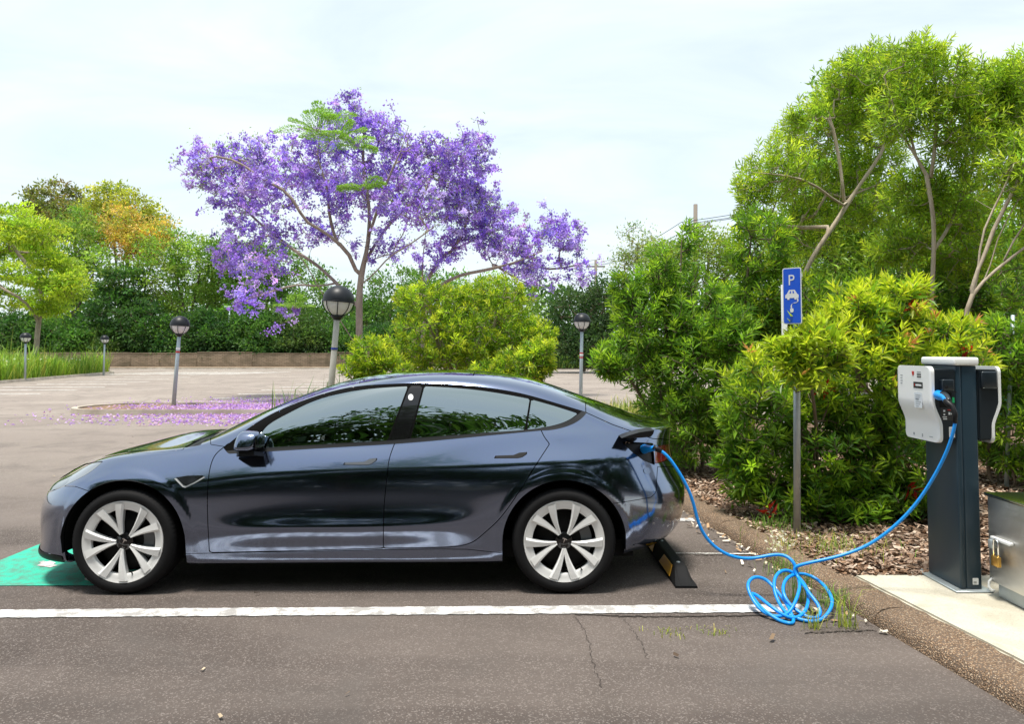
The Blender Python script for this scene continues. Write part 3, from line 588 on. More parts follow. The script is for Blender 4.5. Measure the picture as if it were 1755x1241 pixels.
def build_body():
    bm = bmesh.new(); L = bm.verts.layers
    ln = L.float_vector.new("nrm"); lu = L.float.new("u"); lt = L.float.new("t"); lr = bm.faces.layers.int.new("reg")
    ln = L.float_vector["nrm"]; lu = L.float["u"]; lt = L.float["t"]
    nu, nt = SURF.shape[:2]; vs = []
    for i in range(nu):
        row = []
        for j in range(nt):
            v = bm.verts.new(SURF[i, j]); v[ln] = NRM[i, j]; v[lu] = US[i]; v[lt] = TT[j]; row.append(v)
        vs.append(row)
    for i in range(nu - 1):
        for j in range(nt - 1):
            try: bm.faces.new((vs[i][j], vs[i + 1][j], vs[i + 1][j + 1], vs[i][j + 1]))
            except ValueError: pass
    def arrays():
        V = list(bm.verts)
        P = np.array([v.co[:] for v in V]); U = np.array([v[lu] for v in V]); T = np.array([v[lt] for v in V])
        return V, P, U, T
    def split(fun):
        V, P, U, T = arrays(); f = fun(P, U, T); f[np.abs(f) < 1e-5] = 1e-5
        bm.verts.index_update()
        new = {}
        cross = [e for e in bm.edges if (f[e.verts[0].index] < 0) != (f[e.verts[1].index] < 0)]
        faces = {fc for e in cross for fc in e.link_faces}
        for e in cross:
            a, b = e.verts; fa, fb = f[a.index], f[b.index]
            _, nv = bmesh.utils.edge_split(e, a, float(fa / (fa - fb))); new[nv] = 1
        for fc in faces:
            if not fc.is_valid: continue
            z = [v for v in fc.verts if v in new]
            if len(z) == 2:
                try: bmesh.utils.face_split(fc, z[0], z[1])
                except ValueError: pass
            elif len(z) == 4:
                try:
                    nf, _ = bmesh.utils.face_split(fc, z[0], z[1])
                    for g in (fc, nf):
                        if z[2] in g.verts and z[3] in g.verts: bmesh.utils.face_split(g, z[2], z[3]); break
                except ValueError: pass
    def classify(fun, test, rid, only=0):
        V, P, U, T = arrays(); f = fun(P, U, T); bm.verts.index_update(); k = 0
        for fc in bm.faces:
            if fc[lr] == only:
                m = sum(f[v.index] for v in fc.verts) / len(fc.verts)
                if test(m): fc[lr] = rid; k += 1
        return k
    regs = {}
    def region(name, fun, gap=0.0, only=0, gapreg=None):
        rid = regs.setdefault(name, len(regs) + 1)
        if gap > 0:
            split(lambda *a: fun(*a) + gap / 2); split(lambda *a: fun(*a) - gap / 2)
            classify(fun, lambda m: m < -gap / 2 * .999, rid, only)
            classify(fun, lambda m: -gap / 2 < m < gap / 2, regs.setdefault(gapreg or 'panel_gap', len(regs) + 1), only)
        else:
            split(fun); classify(fun, lambda m: m < 0, rid, only)
    def px(poly, umin=-9, umax=9, side=True):
        def f(P, U, T):
            q = proj(car_world(P)); d = sdf(poly, q) / 258.0       # photo pixels -> about metres
            bad = (U < umin) | (U > umax)
            return np.where(bad, 1.0, d)
        return f
    def arch(cx):
        def f(P, U, T):
            dz = P[:, 2] - .334; r = np.where(dz > 0, np.hypot(P[:, 0] - cx, dz), np.abs(P[:, 0] - cx)) - .405
            return np.where(P[:, 1] < .45, 1.0, r)
        return f
    region('hole', arch(.841)); region('hole', arch(3.716))
    iR = {k: i for i, k in enumerate(RN)}
    # side glazing: outer frame, then panes inside it
    dlo = curve_poly([(383, 768), (419, 739), (461, 712), (524, 685), (600, 664), (660, 658.5), (718, 656.5), (805, 661), (892, 674), (950, 690), (997, 704)], [(1000, 705), (1006, 706.5)],
                     [(1006, 707), (998, 716), (980, 727.5), (945, 737), (928, 738)], [(928, 738), (834, 747), (728, 757), (677, 761), (560, 768), (461, 774), (391, 778)])
    DLO = px(dlo, 1.25, 4.4)
    split(lambda *a: DLO(*a))
    classify(DLO, lambda m: m < 0, regs.setdefault('dlo', len(regs) + 1))
    D = regs['dlo']
    region('window_front', px(curve_poly([(449, 740), (457, 730), (493, 708), (536, 687), (593, 671.5), (639, 665), (699, 661.5)], [(699, 661.5), (664, 755)], [(664, 755), (560, 761), (449, 768)])), only=D)
    region('window_rear', px(curve_poly([(727.5, 661.5), (776, 664), (834, 670), (908, 683)], [(908, 683), (899, 737)], [(899, 737), (800, 744), (704, 751)])), only=D)
    region('window_quarter', px(curve_poly([(911, 684), (950, 695), (991, 708)], [(991, 708), (974, 720), (939, 731), (903, 736.5)])), only=D)
    region('pillar_trim', px([(702.5, 661.5), (724.5, 661.5), (701, 751.5), (667.5, 754)]), only=D)
    region('belt_trim', px(curve_poly([(380, 774), (461, 767.5), (560, 761.5), (664, 755.5), (704, 752), (800, 744.7), (900, 737), (940, 731.5), (976, 720.5), (994, 708)], [(996, 706), (1010, 706)], [(1010, 706), (1010, 800), (380, 800)])), only=D)
    # doors
    region('door_front', px(curve_poly([(677, 759), (668, 784), (663, 818), (658, 872), (657, 940)], [(657, 940), (500, 944.5), (359.5, 947.5)], [(359, 947), (356, 893), (356, 835), (360, 803), (369, 780), (385, 766)], [(389, 762), (391, 760)])), gap=.0055)
    region('door_rear', px(curve_poly([(926, 734), (933, 749), (942, 761)], [(942, 761), (916, 801), (887, 847), (853, 893), (828, 916), (811, 929), (786, 936.5), (760, 938.5), (657, 940)], [(657, 940), (658, 872), (663, 818), (668, 784), (677, 759)])), gap=.0055)
    region('rocker', px([(300, 950), (440, 947), (560, 945), (657, 942.5), (760, 941.5), (800, 942), (866, 949), (880, 1100), (300, 1100)], 1.0, 3.5), gap=.004)
    # front end
    region('headlight', px(curve_poly([(80, 843), (92, 828), (118, 811), (142, 797.5), (176, 791)], [(176, 791), (156, 808), (132, 822), (110, 833)], [(110, 833.5), (95, 838.5)]), -.2, .7), gap=.004)
    region('headlight_inner', px(curve_poly([(84, 842), (93, 830), (108, 820), (124, 814)], [(124, 814), (117, 824), (108, 833), (95, 838)]), .06, .7), only=regs['headlight'])
    region('front_lip', lambda P, U, T: np.maximum(np.maximum(P[:, 2] - .232, U - .42), 1.2 - T), gap=.004)
    region('front_bumper', px([(-50, 846), (80, 846), (96, 839), (110, 833.5), (129, 834), (156, 843.5), (200, 870), (200, 1100), (-50, 1100)], -.6, .62), gap=.004)
    def hoodf(P, U, T):
        e = iR['R8b'] + .55 - np.clip((.55 - U) / 1.1, 0, 1) * .5
        return np.maximum((e - T) * .06, U - 1.17)
    region('hood', hoodf, gap=.005)
    region('cowl', lambda P, U, T: np.maximum(np.maximum((iR['R9'] + .35 - T) * .06, U - 1.285), 1.15 - U))
    def roofedge(T, U): return (iR['R11'] + .28 - T) * .09
    region('windshield', lambda P, U, T: np.maximum(np.maximum(roofedge(T, U), U - 2.29), 1.28 - U))
    region('roof_glass', lambda P, U, T: np.maximum(np.maximum(roofedge(T, U), U - 3.10), 2.29 - U), gap=.006)
    region('rear_window', lambda P, U, T: np.maximum(np.maximum(roofedge(T, U) , U - 4.03), 3.10 - U))
    # rear end
    region('trunk_lid', lambda P, U, T: np.maximum(px([(1003.5, 688), (1004, 707), (1050, 728), (1090, 742), (1118, 752), (1180, 756), (1300, 756), (1300, 500), (1000, 500)], 3.85)(P, U, T), 3.85 - U), gap=.005)
    region('charge_port', px([(1066, 757.5), (1119, 760), (1122, 797), (1103, 789), (1084, 775)], 3.9, 4.6), gap=.004)
    region('tail_light', lambda P, U, T: np.maximum(np.maximum(px([(1123, 765), (1300, 740), (1300, 802), (1146, 799), (1123, 797)], 4.2)(P, U, T), U - 4.98), .812 - P[:, 2]), gap=.003)
    region('rear_bumper', lambda P, U, T: np.maximum(px([(1030, 866), (1046, 864), (1084, 858.5), (1115, 853), (1124, 845), (1127, 800), (1400, 800), (1400, 1300), (1030, 1300)], 3.8)(P, U, T), 3.8 - U), gap=.004)
    region('fender', lambda P, U, T: np.maximum(U - 1.50, px([(-100, 600), (361, 600), (361, 762), (386, 766), (386, 1100), (-100, 1100)])(P, U, T)), gap=.004)
    bmesh.ops.delete(bm, geom=[f for f in bm.faces if f[lr] == regs['hole']], context='FACES')
    # export
    names = {v: k for k, v in regs.items()}; names[0] = 'side_frame'
    out = {}
    for fc in bm.faces: out.setdefault(names[fc[lr]], []).append(fc)
    res = {}
    for nm, fcs in out.items():
        idx = {}; P = []; N = []; F = []
        for fc in fcs:
            q = []
            for v in fc.verts:
                if v not in idx: idx[v] = len(P); P.append(v.co[:]); n = v[ln].normalized(); N.append(n[:])
                q.append(idx[v])
            F.append(q)
        res[nm] = (np.array(P), np.array(N), F)
    bm.free()
    return res
BODY = build_body()
def body_part(name, regs, material, parent, side, off=0.0):
    """side: -1 near (towards the camera), +1 far, 0 both halves in one mesh"""
    V, N, F = [], [], []
    for r in regs:
        if r not in BODY: continue
        P, Nn, Fs = BODY[r]
        for sd in ((-1, 1) if side == 0 else (side,)):
            o = len(V); Q = P - Nn * off
            V += [(p[0] - OX, sd * p[1], p[2]) for p in Q]; N += [(n[0], sd * n[1], n[2]) for n in Nn]
            F += [[o + i for i in (f if sd == 1 else f[::-1])] for f in Fs]
    if not F: return None
    flip = 0
    for f in F[::max(1, len(F) // 60)]:
        a, b, c = (Vector(V[f[i]]) for i in (0, 1, 2)); flip += 1 if (b - a).cross(c - a).dot(Vector(N[f[0]])) < 0 else -1
    if flip > 0: F = [f[::-1] for f in F]
    me = bpy.data.meshes.new(name); me.from_pydata(V, [], F); me.update()
    me.polygons.foreach_set("use_smooth", [True] * len(me.polygons))
    if len(me.vertices) == len(N): me.normals_split_custom_set_from_vertices(N)
    me.materials.append(material)
    return link(bpy.data.objects.new(name, me), parent)
def on_side(pxp, pyp, side_guess=.9, lift=0.0):
    """point of the near body side seen at a photo pixel, in car coordinates"""
    G = SURF[:, :].reshape(-1, 3); global _PX, _PN
    try: _PX
    except NameError: _PX = proj(car_world(G)); _PN = NRM.reshape(-1, 3)
    d = np.hypot(_PX[:, 0] - pxp, _PX[:, 1] - pyp); d = np.where(_PN[:, 1] > .05, d, 1e6)
    k = np.argsort(d)[:4]; w = 1 / (d[k] + .05)**2; w /= w.sum()
    p = (G[k] * w[:, None]).sum(0); n = (_PN[k] * w[:, None]).sum(0); n /= np.linalg.norm(n)
    # slide to the exact pixel along the tangent plane
    for _ in range(3):
        q = proj(car_world(p[None]))[0]; e = np.array([pxp, pyp]) - q
        ax = np.array([1., 0, 0]) - n * n[0]; az = np.array([0, 0, 1.]) - n * n[2]
        J = np.stack([(proj(car_world((p + ax * .01)[None]))[0] - q) / .01, (proj(car_world((p + az * .01)[None]))[0] - q) / .01], 1)
        s = np.linalg.solve(J, e); p = p + ax * s[0] + az * s[1]
    p = p + n * lift
    return np.array([p[0] - OX, -p[1], p[2]]), np.array([n[0], -n[1], n[2]])
def patch(name, poly, material, parent, lift=.002, depth=.006, far=True):
    """thin solid piece lying on the car side, outlined by a polygon; mirrored to the far side too"""
    c = np.mean(poly, 0); p0, n0 = on_side(c[0], c[1]); p0 = p0 + n0 * 0
    q0 = car_world(np.array([[p0[0] + OX, -p0[1], p0[2]]]))[0]; a = R(.35)
    ax = np.array([1., 0, 0]) - n0 * n0[0]; ax /= np.linalg.norm(ax); az = np.cross(n0, ax); az *= np.sign(az[2])
    def W(p): return proj(car_world(np.array([[p[0] + OX, -p[1], p[2]]])))[0]
    o = W(p0); J = np.stack([(W(p0 + ax * .02) - o) / .02, (W(p0 + az * .02) - o) / .02], 1); Ji = np.linalg.inv(J)
    base = []
    for q in poly:
        k = Ji @ (np.array(q) - o); base.append(p0 + ax * k[0] + az * k[1])
    T = [p + n0 * lift for p in base]; B = [p + n0 * (lift - depth) for p in base]
    objs = []
    for sd in ((1, -1) if far else (1,)):
        n = len(T); V = [(p[0], p[1] * sd, p[2]) for p in T + B]
        F = [list(range(n)), list(range(2 * n - 1, n - 1, -1))] + [[i, i + n, (i + 1) % n + n, (i + 1) % n] for i in range(n)]
        bm = bmesh.new(); bv = [bm.verts.new(v) for v in V]
        for f in F: bm.faces.new([bv[i] for i in f])
        objs.append(bm_obj(name, bm, material, parent[0 if sd == 1 else 1] if isinstance(parent, tuple) else parent))
    return objs

body_part("hood", ['hood'], m_paint, car, 0)
body_part("front_bumper", ['front_bumper'], m_paint, car, 0)
body_part("front_lip", ['front_lip'], m_black_trim, car, 0, -.004)
body_part("rear_bumper", ['rear_bumper'], m_paint, car, 0)
body_part("trunk_lid", ['trunk_lid'], m_paint, car, 0)
body_part("cowl", ['cowl'], m_black_trim, car, 0, .006)
body_part("windshield", ['windshield'], m_roofglass, car, 0, .002)
body_part("roof_glass", ['roof_glass'], m_roofglass, car, 0, .002)
body_part("rear_window", ['rear_window'], m_roofglass, car, 0, .002)
body_part("panel_seams", ['panel_gap'], m_gap, car, 0, .007)
DOORS = {}
for sd in (-1, 1):
    body_part("side_frame", ['side_frame'], m_paint, car, sd)
    body_part("fender", ['fender'], m_paint, car, sd)
    body_part("rocker", ['rocker'], m_paint, car, sd)
    hl = body_part("headlight", ['headlight'], m_lens, car, sd, .003)
    if hl: body_part("projector", ['headlight_inner'], m_lamp_dark, hl, sd, .004)
    body_part("tail_light", ['tail_light'], m_red_lens, car, sd, .003)
    body_part("window_frame", ['dlo'], m_seal, car, sd, .003)
    body_part("belt_trim", ['belt_trim'], m_satin, car, sd, -.002)
    body_part("pillar_trim", ['pillar_trim'], m_black_gloss, car, sd, .001)
    body_part("quarter_window", ['window_quarter'], m_glass, car, sd, .005)
    df = body_part("door", ['door_front'], m_paint, car, sd); dr = body_part("door", ['door_rear'], m_paint, car, sd)
    body_part("window", ['window_front'], m_glass, df, sd, .005); body_part("window", ['window_rear'], m_glass, dr, sd, .005)
    DOORS[sd] = (df, dr)
    cp = body_part("charge_port" if sd == -1 else "tail_light_housing", ['charge_port'], m_black_trim if sd == -1 else m_red_lens, car, sd, .018 if sd == -1 else .003)
    # dark wheel-arch liners
    for cx in (.841, 3.716):
        V, F = [], []; A = [R(a) for a in range(-6, 187, 6)]
        for yy, rr in ((.905, .405), (.86, .412), (.55, .40)):
            V += [(cx - OX + rr * math.cos(a), sd * yy, .334 + rr * math.sin(a)) if 0 < a < math.pi else (cx - OX + rr * (1 if a <= 0 else -1), sd * (yy - .03), .26) for a in A]
        n = len(A)
        for k in range(2):
            for i in range(n - 1): F.append((k * n + i, k * n + i + 1, (k + 1) * n + i + 1, (k + 1) * n + i))
        V.append((cx - OX, sd * .55, .334)); c = len(V) - 1
        for i in range(n - 1): F.append((2 * n + i, 2 * n + i + 1, c))
        mesh_obj("arch_liner", V, F, m_black_matte, car, True)
# door handles, repeater cameras, sensor
def grow(poly, k):
    c = np.mean(poly, 0); return [tuple(c + (np.array(p) - c) * k) for p in poly]
hp = [(590.5, 797), (592, 793.5), (624, 792), (634, 787), (645, 786), (644.5, 789.5), (637, 795), (630, 797)]
rp = [(849, 785.5), (851, 781.5), (880, 780.5), (890, 776.5), (902, 775.5), (901.5, 779), (894, 784), (887, 785.5)]
patch("handle_recess", grow(hp, 1.07), m_seal, (DOORS[-1][0], DOORS[1][0]), .0012, .005)
patch("handle_recess", grow(rp, 1.07), m_seal, (DOORS[-1][1], DOORS[1][1]), .0012, .005)
patch("door_handle", hp, m_handle, (DOORS[-1][0], DOORS[1][0]), .0032, .005)
patch("door_handle", rp, m_black_trim, (DOORS[-1][1], DOORS[1][1]), .0032, .005)
def grow(poly, k):
    c = np.mean(poly, 0); return [tuple(c + (np.array(p) - c) * k) for p in poly]
cam_p = [(302, 819), (322, 816), (347, 815.5), (350, 817), (334, 826), (319, 833), (315, 832)]
patch("camera_surround", [(p[0] - .6, p[1] + 2.2) for p in grow(cam_p, 1.10)], m_chrome_sat, car, .003, .006)
patch("camera_housing", cam_p, m_black_gloss, car, .006, .008)
for c in ((1109, 807, 6.0),):
    patch("parking_sensor", [(c[0] + c[2] * math.cos(a), c[1] + c[2] * math.sin(a)) for a in np.linspace(0, 2 * math.pi, 18)[:-1]], m_paint, car, .003, .006)
patch("pillar_glint", [(700 + 4.5 * math.cos(a) + 4, 681 + 5.5 * math.sin(a)) for a in np.linspace(0, 2 * math.pi, 18)[:-1]], m_white_gloss, car, .002, .003)  # white dot: a reflection on the pillar, painted as a patch
# charge flap standing open, the socket behind it
def wedge(name, T, thick, material, parent):
    T = [np.array(p) for p in T]; n = np.cross(T[1] - T[0], T[2] - T[0]); n /= np.linalg.norm(n); B = [p - n * thick for p in T]; k = len(T)
    bm = bmesh.new(); v = [bm.verts.new(p) for p in T + B]
    bm.faces.new(v[:k]); bm.faces.new(v[k:][::-1])
    for i in range(k): bm.faces.new((v[i], v[i + k], v[(i + 1) % k + k], v[(i + 1) % k]))
    return bm_obj(name, bm, material, parent)
fp = [(1064.5, 751.5), (1078, 746.5), (1096, 741.5), (1120.5, 738), (1119, 744), (1114.5, 749.5), (1098, 751), (1080, 751.5)]
bmf = bmesh.new(); FA = [bmf.verts.new(tuple(at(a, b, 4.90) - Vector((CAR_X0 + OX, CAR_Y, 0)))) for a, b in fp]; FB = [bmf.verts.new(tuple(v.co + Vector((.0, .14, .004)))) for v in FA]
bmf.faces.new(FA); bmf.faces.new(FB[::-1])
for i in range(8): bmf.faces.new((FA[i], FB[i], FB[(i + 1) % 8], FA[(i + 1) % 8]))
fl_ = bm_obj("charge_flap", bmf, m_black_trim, car)
h0, _ = on_side(1083, 756, lift=-.012)
wedge("flap_hinge", [h0 + (-.01, .01, -.025), h0 + (.012, .01, -.025), h0 + (.012, -.05, .03), h0 + (-.01, -.05, .03)], .006, m_black_trim, fl_)
SOCK, SOCKN = on_side(1104, 770, lift=-.016)
bmx = bmesh.new(); bmesh.ops.create_cone(bmx, cap_ends=True, segments=28, radius1=.032, radius2=.030, depth=.02)
so = bm_obj("charge_socket", bmx, m_black_matte, car, smooth=True, auto=40)
so.matrix_local = Matrix.Translation(Vector(SOCK)) @ Vector(SOCKN).to_track_quat('Z', 'Y').to_matrix().to_4x4()
# door mirrors
def mirror_shell():
    bm = bmesh.new(); bmesh.ops.create_uvsphere(bm, u_segments=32, v_segments=20, radius=1.0)
    for v in bm.verts:
        x, y, z = v.co
        def se(q, p): return math.copysign(abs(q) ** p, q)
        v.co = (se(x, .55) * .078 * (1 - .10 * max(z, 0)), se(y, .7) * .115, se(z, .62) * .064 * (1 + .18 * max(-x, 0)))
        v.co.x += .012 * (v.co.z / .06)
        if v.co.y < 0: v.co.y *= 1 - .42 * (v.co.z / .064 + 1) / 2
    return bm
mp, _ = on_side(437, 757, lift=0)
for sd in (1, -1):
    msh = mirror_shell()
    if sd < 0: bmesh.ops.scale(msh, vec=(1, -1, 1), verts=msh.verts)
    mo = bm_obj("mirror", msh, m_paint, car, smooth=True, loc=(mp[0], (mp[1] - .115) * sd, mp[2] + .018))
    wedge("mirror_stalk", [np.array(p) * (1, sd, 1) for p in ((-.10, .055, -.085), (.075, .075, -.085), (.055, -.06, -.058), (-.045, -.06, -.058))], -.026 * sd, m_black_trim, mo)
    me_g = wedge("mirror_glass", [np.array(p) * (1, sd, 1) for p in ((.0735, -.09, -.045), (.0735, .09, -.045), (.0735, .09, .04), (.0735, -.09, .042))], .004, m_black_gloss, mo)
# wiper and cabin
wedge("wiper", [np.array(p) - (OX, 0, 0) for p in ((1.16, -.62, .955), (1.18, -.62, .962), (1.22, .10, .992), (1.20, .10, .985))], .008, m_black_trim, car)
def seat(x, y, name="seat"):
    bm = bmesh.new()
    bm_box(bm, x - .25, x + .25, y - .25, y + .25, .34, .52, .05, 3)
    M = Matrix.Translation((x + .27, y, .48)) @ Matrix.Rotation(R(18), 4, 'Y')
    bm_box(bm, -.06, .06, -.24, .24, 0, .60, .05, 3, M); bm_box(bm, -.04, .05, -.13, .13, .60, .80, .04, 3, M)
    return bm_obj(name, bm, m_seat, car, smooth=True, auto=60)
for yy in (-.37, .37): seat(2.42 - OX, yy)
seat(3.25 - OX, -.30, "rear_seat"); seat(3.25 - OX, .30, "rear_seat")
box("dashboard", 1.45 - OX, 1.95 - OX, -.70, .70, .72, .93, m_seat, car, .05, 3)
box("cabin_floor", .95 - OX, 4.2 - OX, -.70, .70, .19, .30, m_black_matte, car)
bmx = bmesh.new()
sw = tube("steering_wheel", [(2.03 - OX + .06 * math.sin(a) * 0 - .055 * math.sin(a), .37 + .18 * math.cos(a), .88 + .17 * math.sin(a)) for a in np.linspace(0, 2 * math.pi, 40)], .014, m_black_trim, car, 8)
bmx.free()

# wheels
def make_wheel(side, rot):
    """wheel about the y axis, outer face at y = 0 looking towards -y"""
    w = lathe("wheel", [(.02, .060), (.10, .055), (.195, .085), (.215, .14), (.225, .20)], m_black_matte, None, 40, 'Y')
    prof = [(.260, .016), (.267, .006), (.277, .000), (.294, -.004), (.312, -.001), (.323, .006), (.331, .016), (.3385, .036), (.340, .06), (.340, .19), (.332, .215), (.30, .228), (.262, .215), (.252, .20)]
    ty = lathe("tyre", prof, m_tyre, w, 72, 'Y')
    # tread blocks round the shoulder
    V, F = [], []
    for i in range(72):
        a0, a1 = 2 * math.pi * (i + .12) / 72, 2 * math.pi * (i + .80) / 72; o = len(V)
        for a in (a0, a1):
            for r, h in ((.3255, .0070), (.3335, .0165), (.3412, .036), (.3422, .070)): V.append((r * math.cos(a), h, r * math.sin(a)))
        for k in range(3): F.append((o + k, o + k + 1, o + 5 + k, o + 4 + k))
        F += [(o, o + 1, o + 2, o + 3), (o + 4, o + 5, o + 6, o + 7)][:0]
    mesh_obj("tread", V, F, m_tyre, w)
    # rim: outer ring, ten bars that meet in five points near the hub
    rim = lathe("rim", [(.208, .036), (.209, .014), (.213, .011), (.232, .010), (.252, .006), (.2625, .003), (.266, .007), (.266, .03)], m_rim, w, 80, 'Y')
    bars = bmesh.new(); sides = bmesh.new()
    for k in range(5):
        a = R(54 + 72 * k + rot)
        for s in (1, -1):
            n = 7; rings = []
            for i in range(n):
                q = i / (n - 1); r = .050 + (.250 - .050) * q
                ang = a + s * (R(3.0) + R(13.6) * (q ** .70))
                hw_o = .010 + .022 * q ** 1.0; hw_i = .008 + .020 * q ** 1.2      # outer and inner half widths
                dep = .030 * (1 - q) ** 1.4 * 0.6 + .0035 - .0015 * q
                c = np.array([math.cos(ang), 0, math.sin(ang)]) * r; tx = np.array([-math.sin(ang), 0, math.cos(ang)]) * s
                yv = np.array([0, 1., 0])
                rings.append([c - tx * hw_i + yv * dep * 1.0, c + tx * hw_o * .55 + yv * (dep - .0045), c + tx * hw_o + yv * (dep + .004), c + tx * (hw_o - .002) + yv * .048, c - tx * (hw_i - .002) + yv * .048])
            for bmm, cols in ((bars, ((0, 1), (1, 2))), (sides, ((2, 3), (4, 0)))):
                vv = [[bmm.verts.new(p) for p in rg] for rg in rings]
                for i in range(n - 1):
                    for c0, c1 in cols: bmm.faces.new((vv[i][c0], vv[i][c1], vv[i + 1][c1], vv[i + 1][c0]))
                if bmm is bars: bmm.faces.new([vv[0][j] for j in (0, 1, 2, 3, 4)])
    for bmm in (bars, sides): bmesh.ops.delete(bmm, geom=[v for v in bmm.verts if not v.link_faces], context='VERTS')
    bm_obj("spokes", bars, m_rim, w); bm_obj("spoke_sides", sides, m_rim_side, w)
    lathe("brake_disc", [(.06, .075), (.16, .075), (.16, .095)], m_disc, w, 40, 'Y')
    bmc = bmesh.new()
    V = []
    for a in np.linspace(R(-38), R(28), 9):
        for r in (.115, .185):
            for h in (.058, .11): V.append((r * math.cos(a), h, r * math.sin(a)))
    vv = [bmc.verts.new(p) for p in V]
    for i in range(8):
        o = 4 * i
        for q in ((0, 1, 5, 4), (2, 6, 7, 3), (0, 4, 6, 2), (1, 3, 7, 5)): bmc.faces.new([vv[o + x] for x in q])
    bm_obj("brake_caliper", bmc, m_caliper, w)
    hub = lathe("hub_cap", [(0, .020), (.026, .020), (.032, .024), (.056, .030), (.060, .06)], m_black_gloss, w, 36, 'Y')
    # stylised T mark on the cap
    bmt = bmesh.new(); u = .0011
    pts = [(-15, 13), (-9, 15.5), (0, 16.5), (9, 15.5), (15, 13), (12.5, 8.5), (7, 10.5), (3.6, 10.5), (0, -16), (-3.6, 10.5), (-7, 10.5), (-12.5, 8.5)]
    cr, sr = math.cos(R(rot * .6 - 20)), math.sin(R(rot * .6 - 20))
    for lay in (0,):
        tv = [bmt.verts.new(((x * cr - y * sr) * u, .0185, (x * sr + y * cr) * u)) for x, y in pts]; bmt.faces.new(tv)
    bm_obj("emblem", bmt, m_chrome, w)
    tube("valve", [(math.cos(R(rot - 58)) * .218, .012, math.sin(R(rot - 58)) * .218), (math.cos(R(rot - 58)) * .196, .004, math.sin(R(rot - 58)) * .196)], .004, m_black_trim, w, 8)
    return w
for cx, rots in ((.841, (-14, 20)), (3.716, (0, 31))):
    w = make_wheel(-1, rots[0]); w.parent = car; w.location = (cx - OX, -.907, .340)
    w2 = make_wheel(1, rots[1]); w2.parent = car; w2.location = (cx - OX, .907, .340); w2.rotation_euler = (0, 0, math.pi)
# ------------------------------------------------------------------ wheel stop, charger, cabinet, cable, sign, lamps
m_rubber = mat("black_rubber", (0.012, 0.012, 0.013), 0.75, 0, 0.18); t = NT(m_rubber); t.bump(t.noise(120, 4, .6, t.coord()), .2, .003)
m_yellow = mat("yellow_reflector", (0.95, 0.46, 0.02), 0.35)
m_teal = mat("charger_grey", (0.022, 0.052, 0.075), 0.38, 0, 0.5); t = NT(m_teal)
t.base(t.mix(t.ramp(t.noise(5, 6, .65, t.scale_vec(t.coord(), (1, 1, .4)), .8), [(.42, 0.0), (.75, .45)]), (0.014, 0.034, 0.052), (0.032, 0.055, 0.072)))
m_charger_dark = mat("charger_black", (0.010, 0.016, 0.022), 0.32)
m_white_pl = mat("white_plastic", (0.90, 0.91, 0.90), 0.28, 0, 0.5, Coat_Weight=0.3)
m_blue_cable = mat("blue_cable", (0.004, 0.27, 0.80), 0.36, 0, 0.5)
m_galv = mat("galvanised_steel", (0.46, 0.50, 0.52), 0.45, 0.6); t = NT(m_galv)
t.base(t.mix(t.voro(40, t.coord(), out='Color'), (0.40, 0.44, 0.46), (0.56, 0.60, 0.62), 'MIX') if False else t.mix(t.noise(14, 5, .6, t.coord()), (0.36, 0.41, 0.43), (0.56, 0.61, 0.63)))
m_brass = mat("brass", (0.62, 0.38, 0.10), 0.3, 0.9)
m_ink = mat("dark_print", (0.02, 0.02, 0.022), 0.5); m_inkgrey = mat("grey_print", (0.42, 0.44, 0.46), 0.5)
m_red = mat("red_print", (0.55, 0.03, 0.03), 0.4); m_greenl = mat("green_indicator", (0.02, 0.50, 0.16), 0.35)
m_label = mat("paper_label", (0.72, 0.74, 0.74), 0.5); m_blue_sign = mat("sign_blue", (0.003, 0.085, 0.62), 0.35)
m_steel = mat("brushed_steel", (0.42, 0.42, 0.40), 0.30, 1.0); t = NT(m_steel); co = t.coord()
n_ = t.noise(3.0, 5, .6, t.scale_vec(co, (1, 1, 90)))
t.rough(t.ramp(n_, [(.3, .36), (.7, .52)])); t.base(t.mix(t.ramp(t.noise(2.2, 6, .65, co, .8), [(.35, 0.0), (.7, 1.0)]), (0.60, 0.59, 0.57), (0.82, 0.81, 0.79)))

def text_mesh(name, s, size, m, parent, M, depth=.001):
    cu = bpy.data.curves.new(name, 'FONT'); cu.body = s; cu.size = size; cu.extrude = depth; cu.align_x = 'CENTER'; cu.align_y = 'CENTER'
    o = bpy.data.objects.new(name, cu); me = bpy.data.meshes.new_from_object(o); bpy.data.objects.remove(o); bpy.data.curves.remove(cu)
    me.materials.clear(); me.materials.append(m); me.transform(M)
    return link(bpy.data.objects.new(name, me), parent)
def plate(name, poly, m, parent, M, depth=.0015):
    """flat cut-out in its own xy plane, given thickness, placed by M"""
    bm = bmesh.new(); n = len(poly)
    a = [bm.verts.new((x, y, 0)) for x, y in poly]; b = [bm.verts.new((x, y, -depth)) for x, y in poly]
    bm.faces.new(a); bm.faces.new(b[::-1])
    for i in range(n): bm.faces.new((a[i], b[i], b[(i + 1) % n], a[(i + 1) % n]))
    bmesh.ops.transform(bm, matrix=M, verts=bm.verts)
    return bm_obj(name, bm, m, parent)
def rr(w, h, r, n=4, cx=0, cy=0):
    return [(cx + x, cy + y) for x, y in rounded(-w / 2, w / 2, -h / 2, h / 2, r, n)]
FACE_CAM = Matrix.Rotation(R(90), 4, 'X')                                     # xy plane -> facing -Y
FACE_LEFT = Matrix(((0, 0, -1, 0), (-1, 0, 0, 0), (0, 1, 0, 0), (0, 0, 0, 1)))   # xy plane -> facing -X, text runs towards -Y

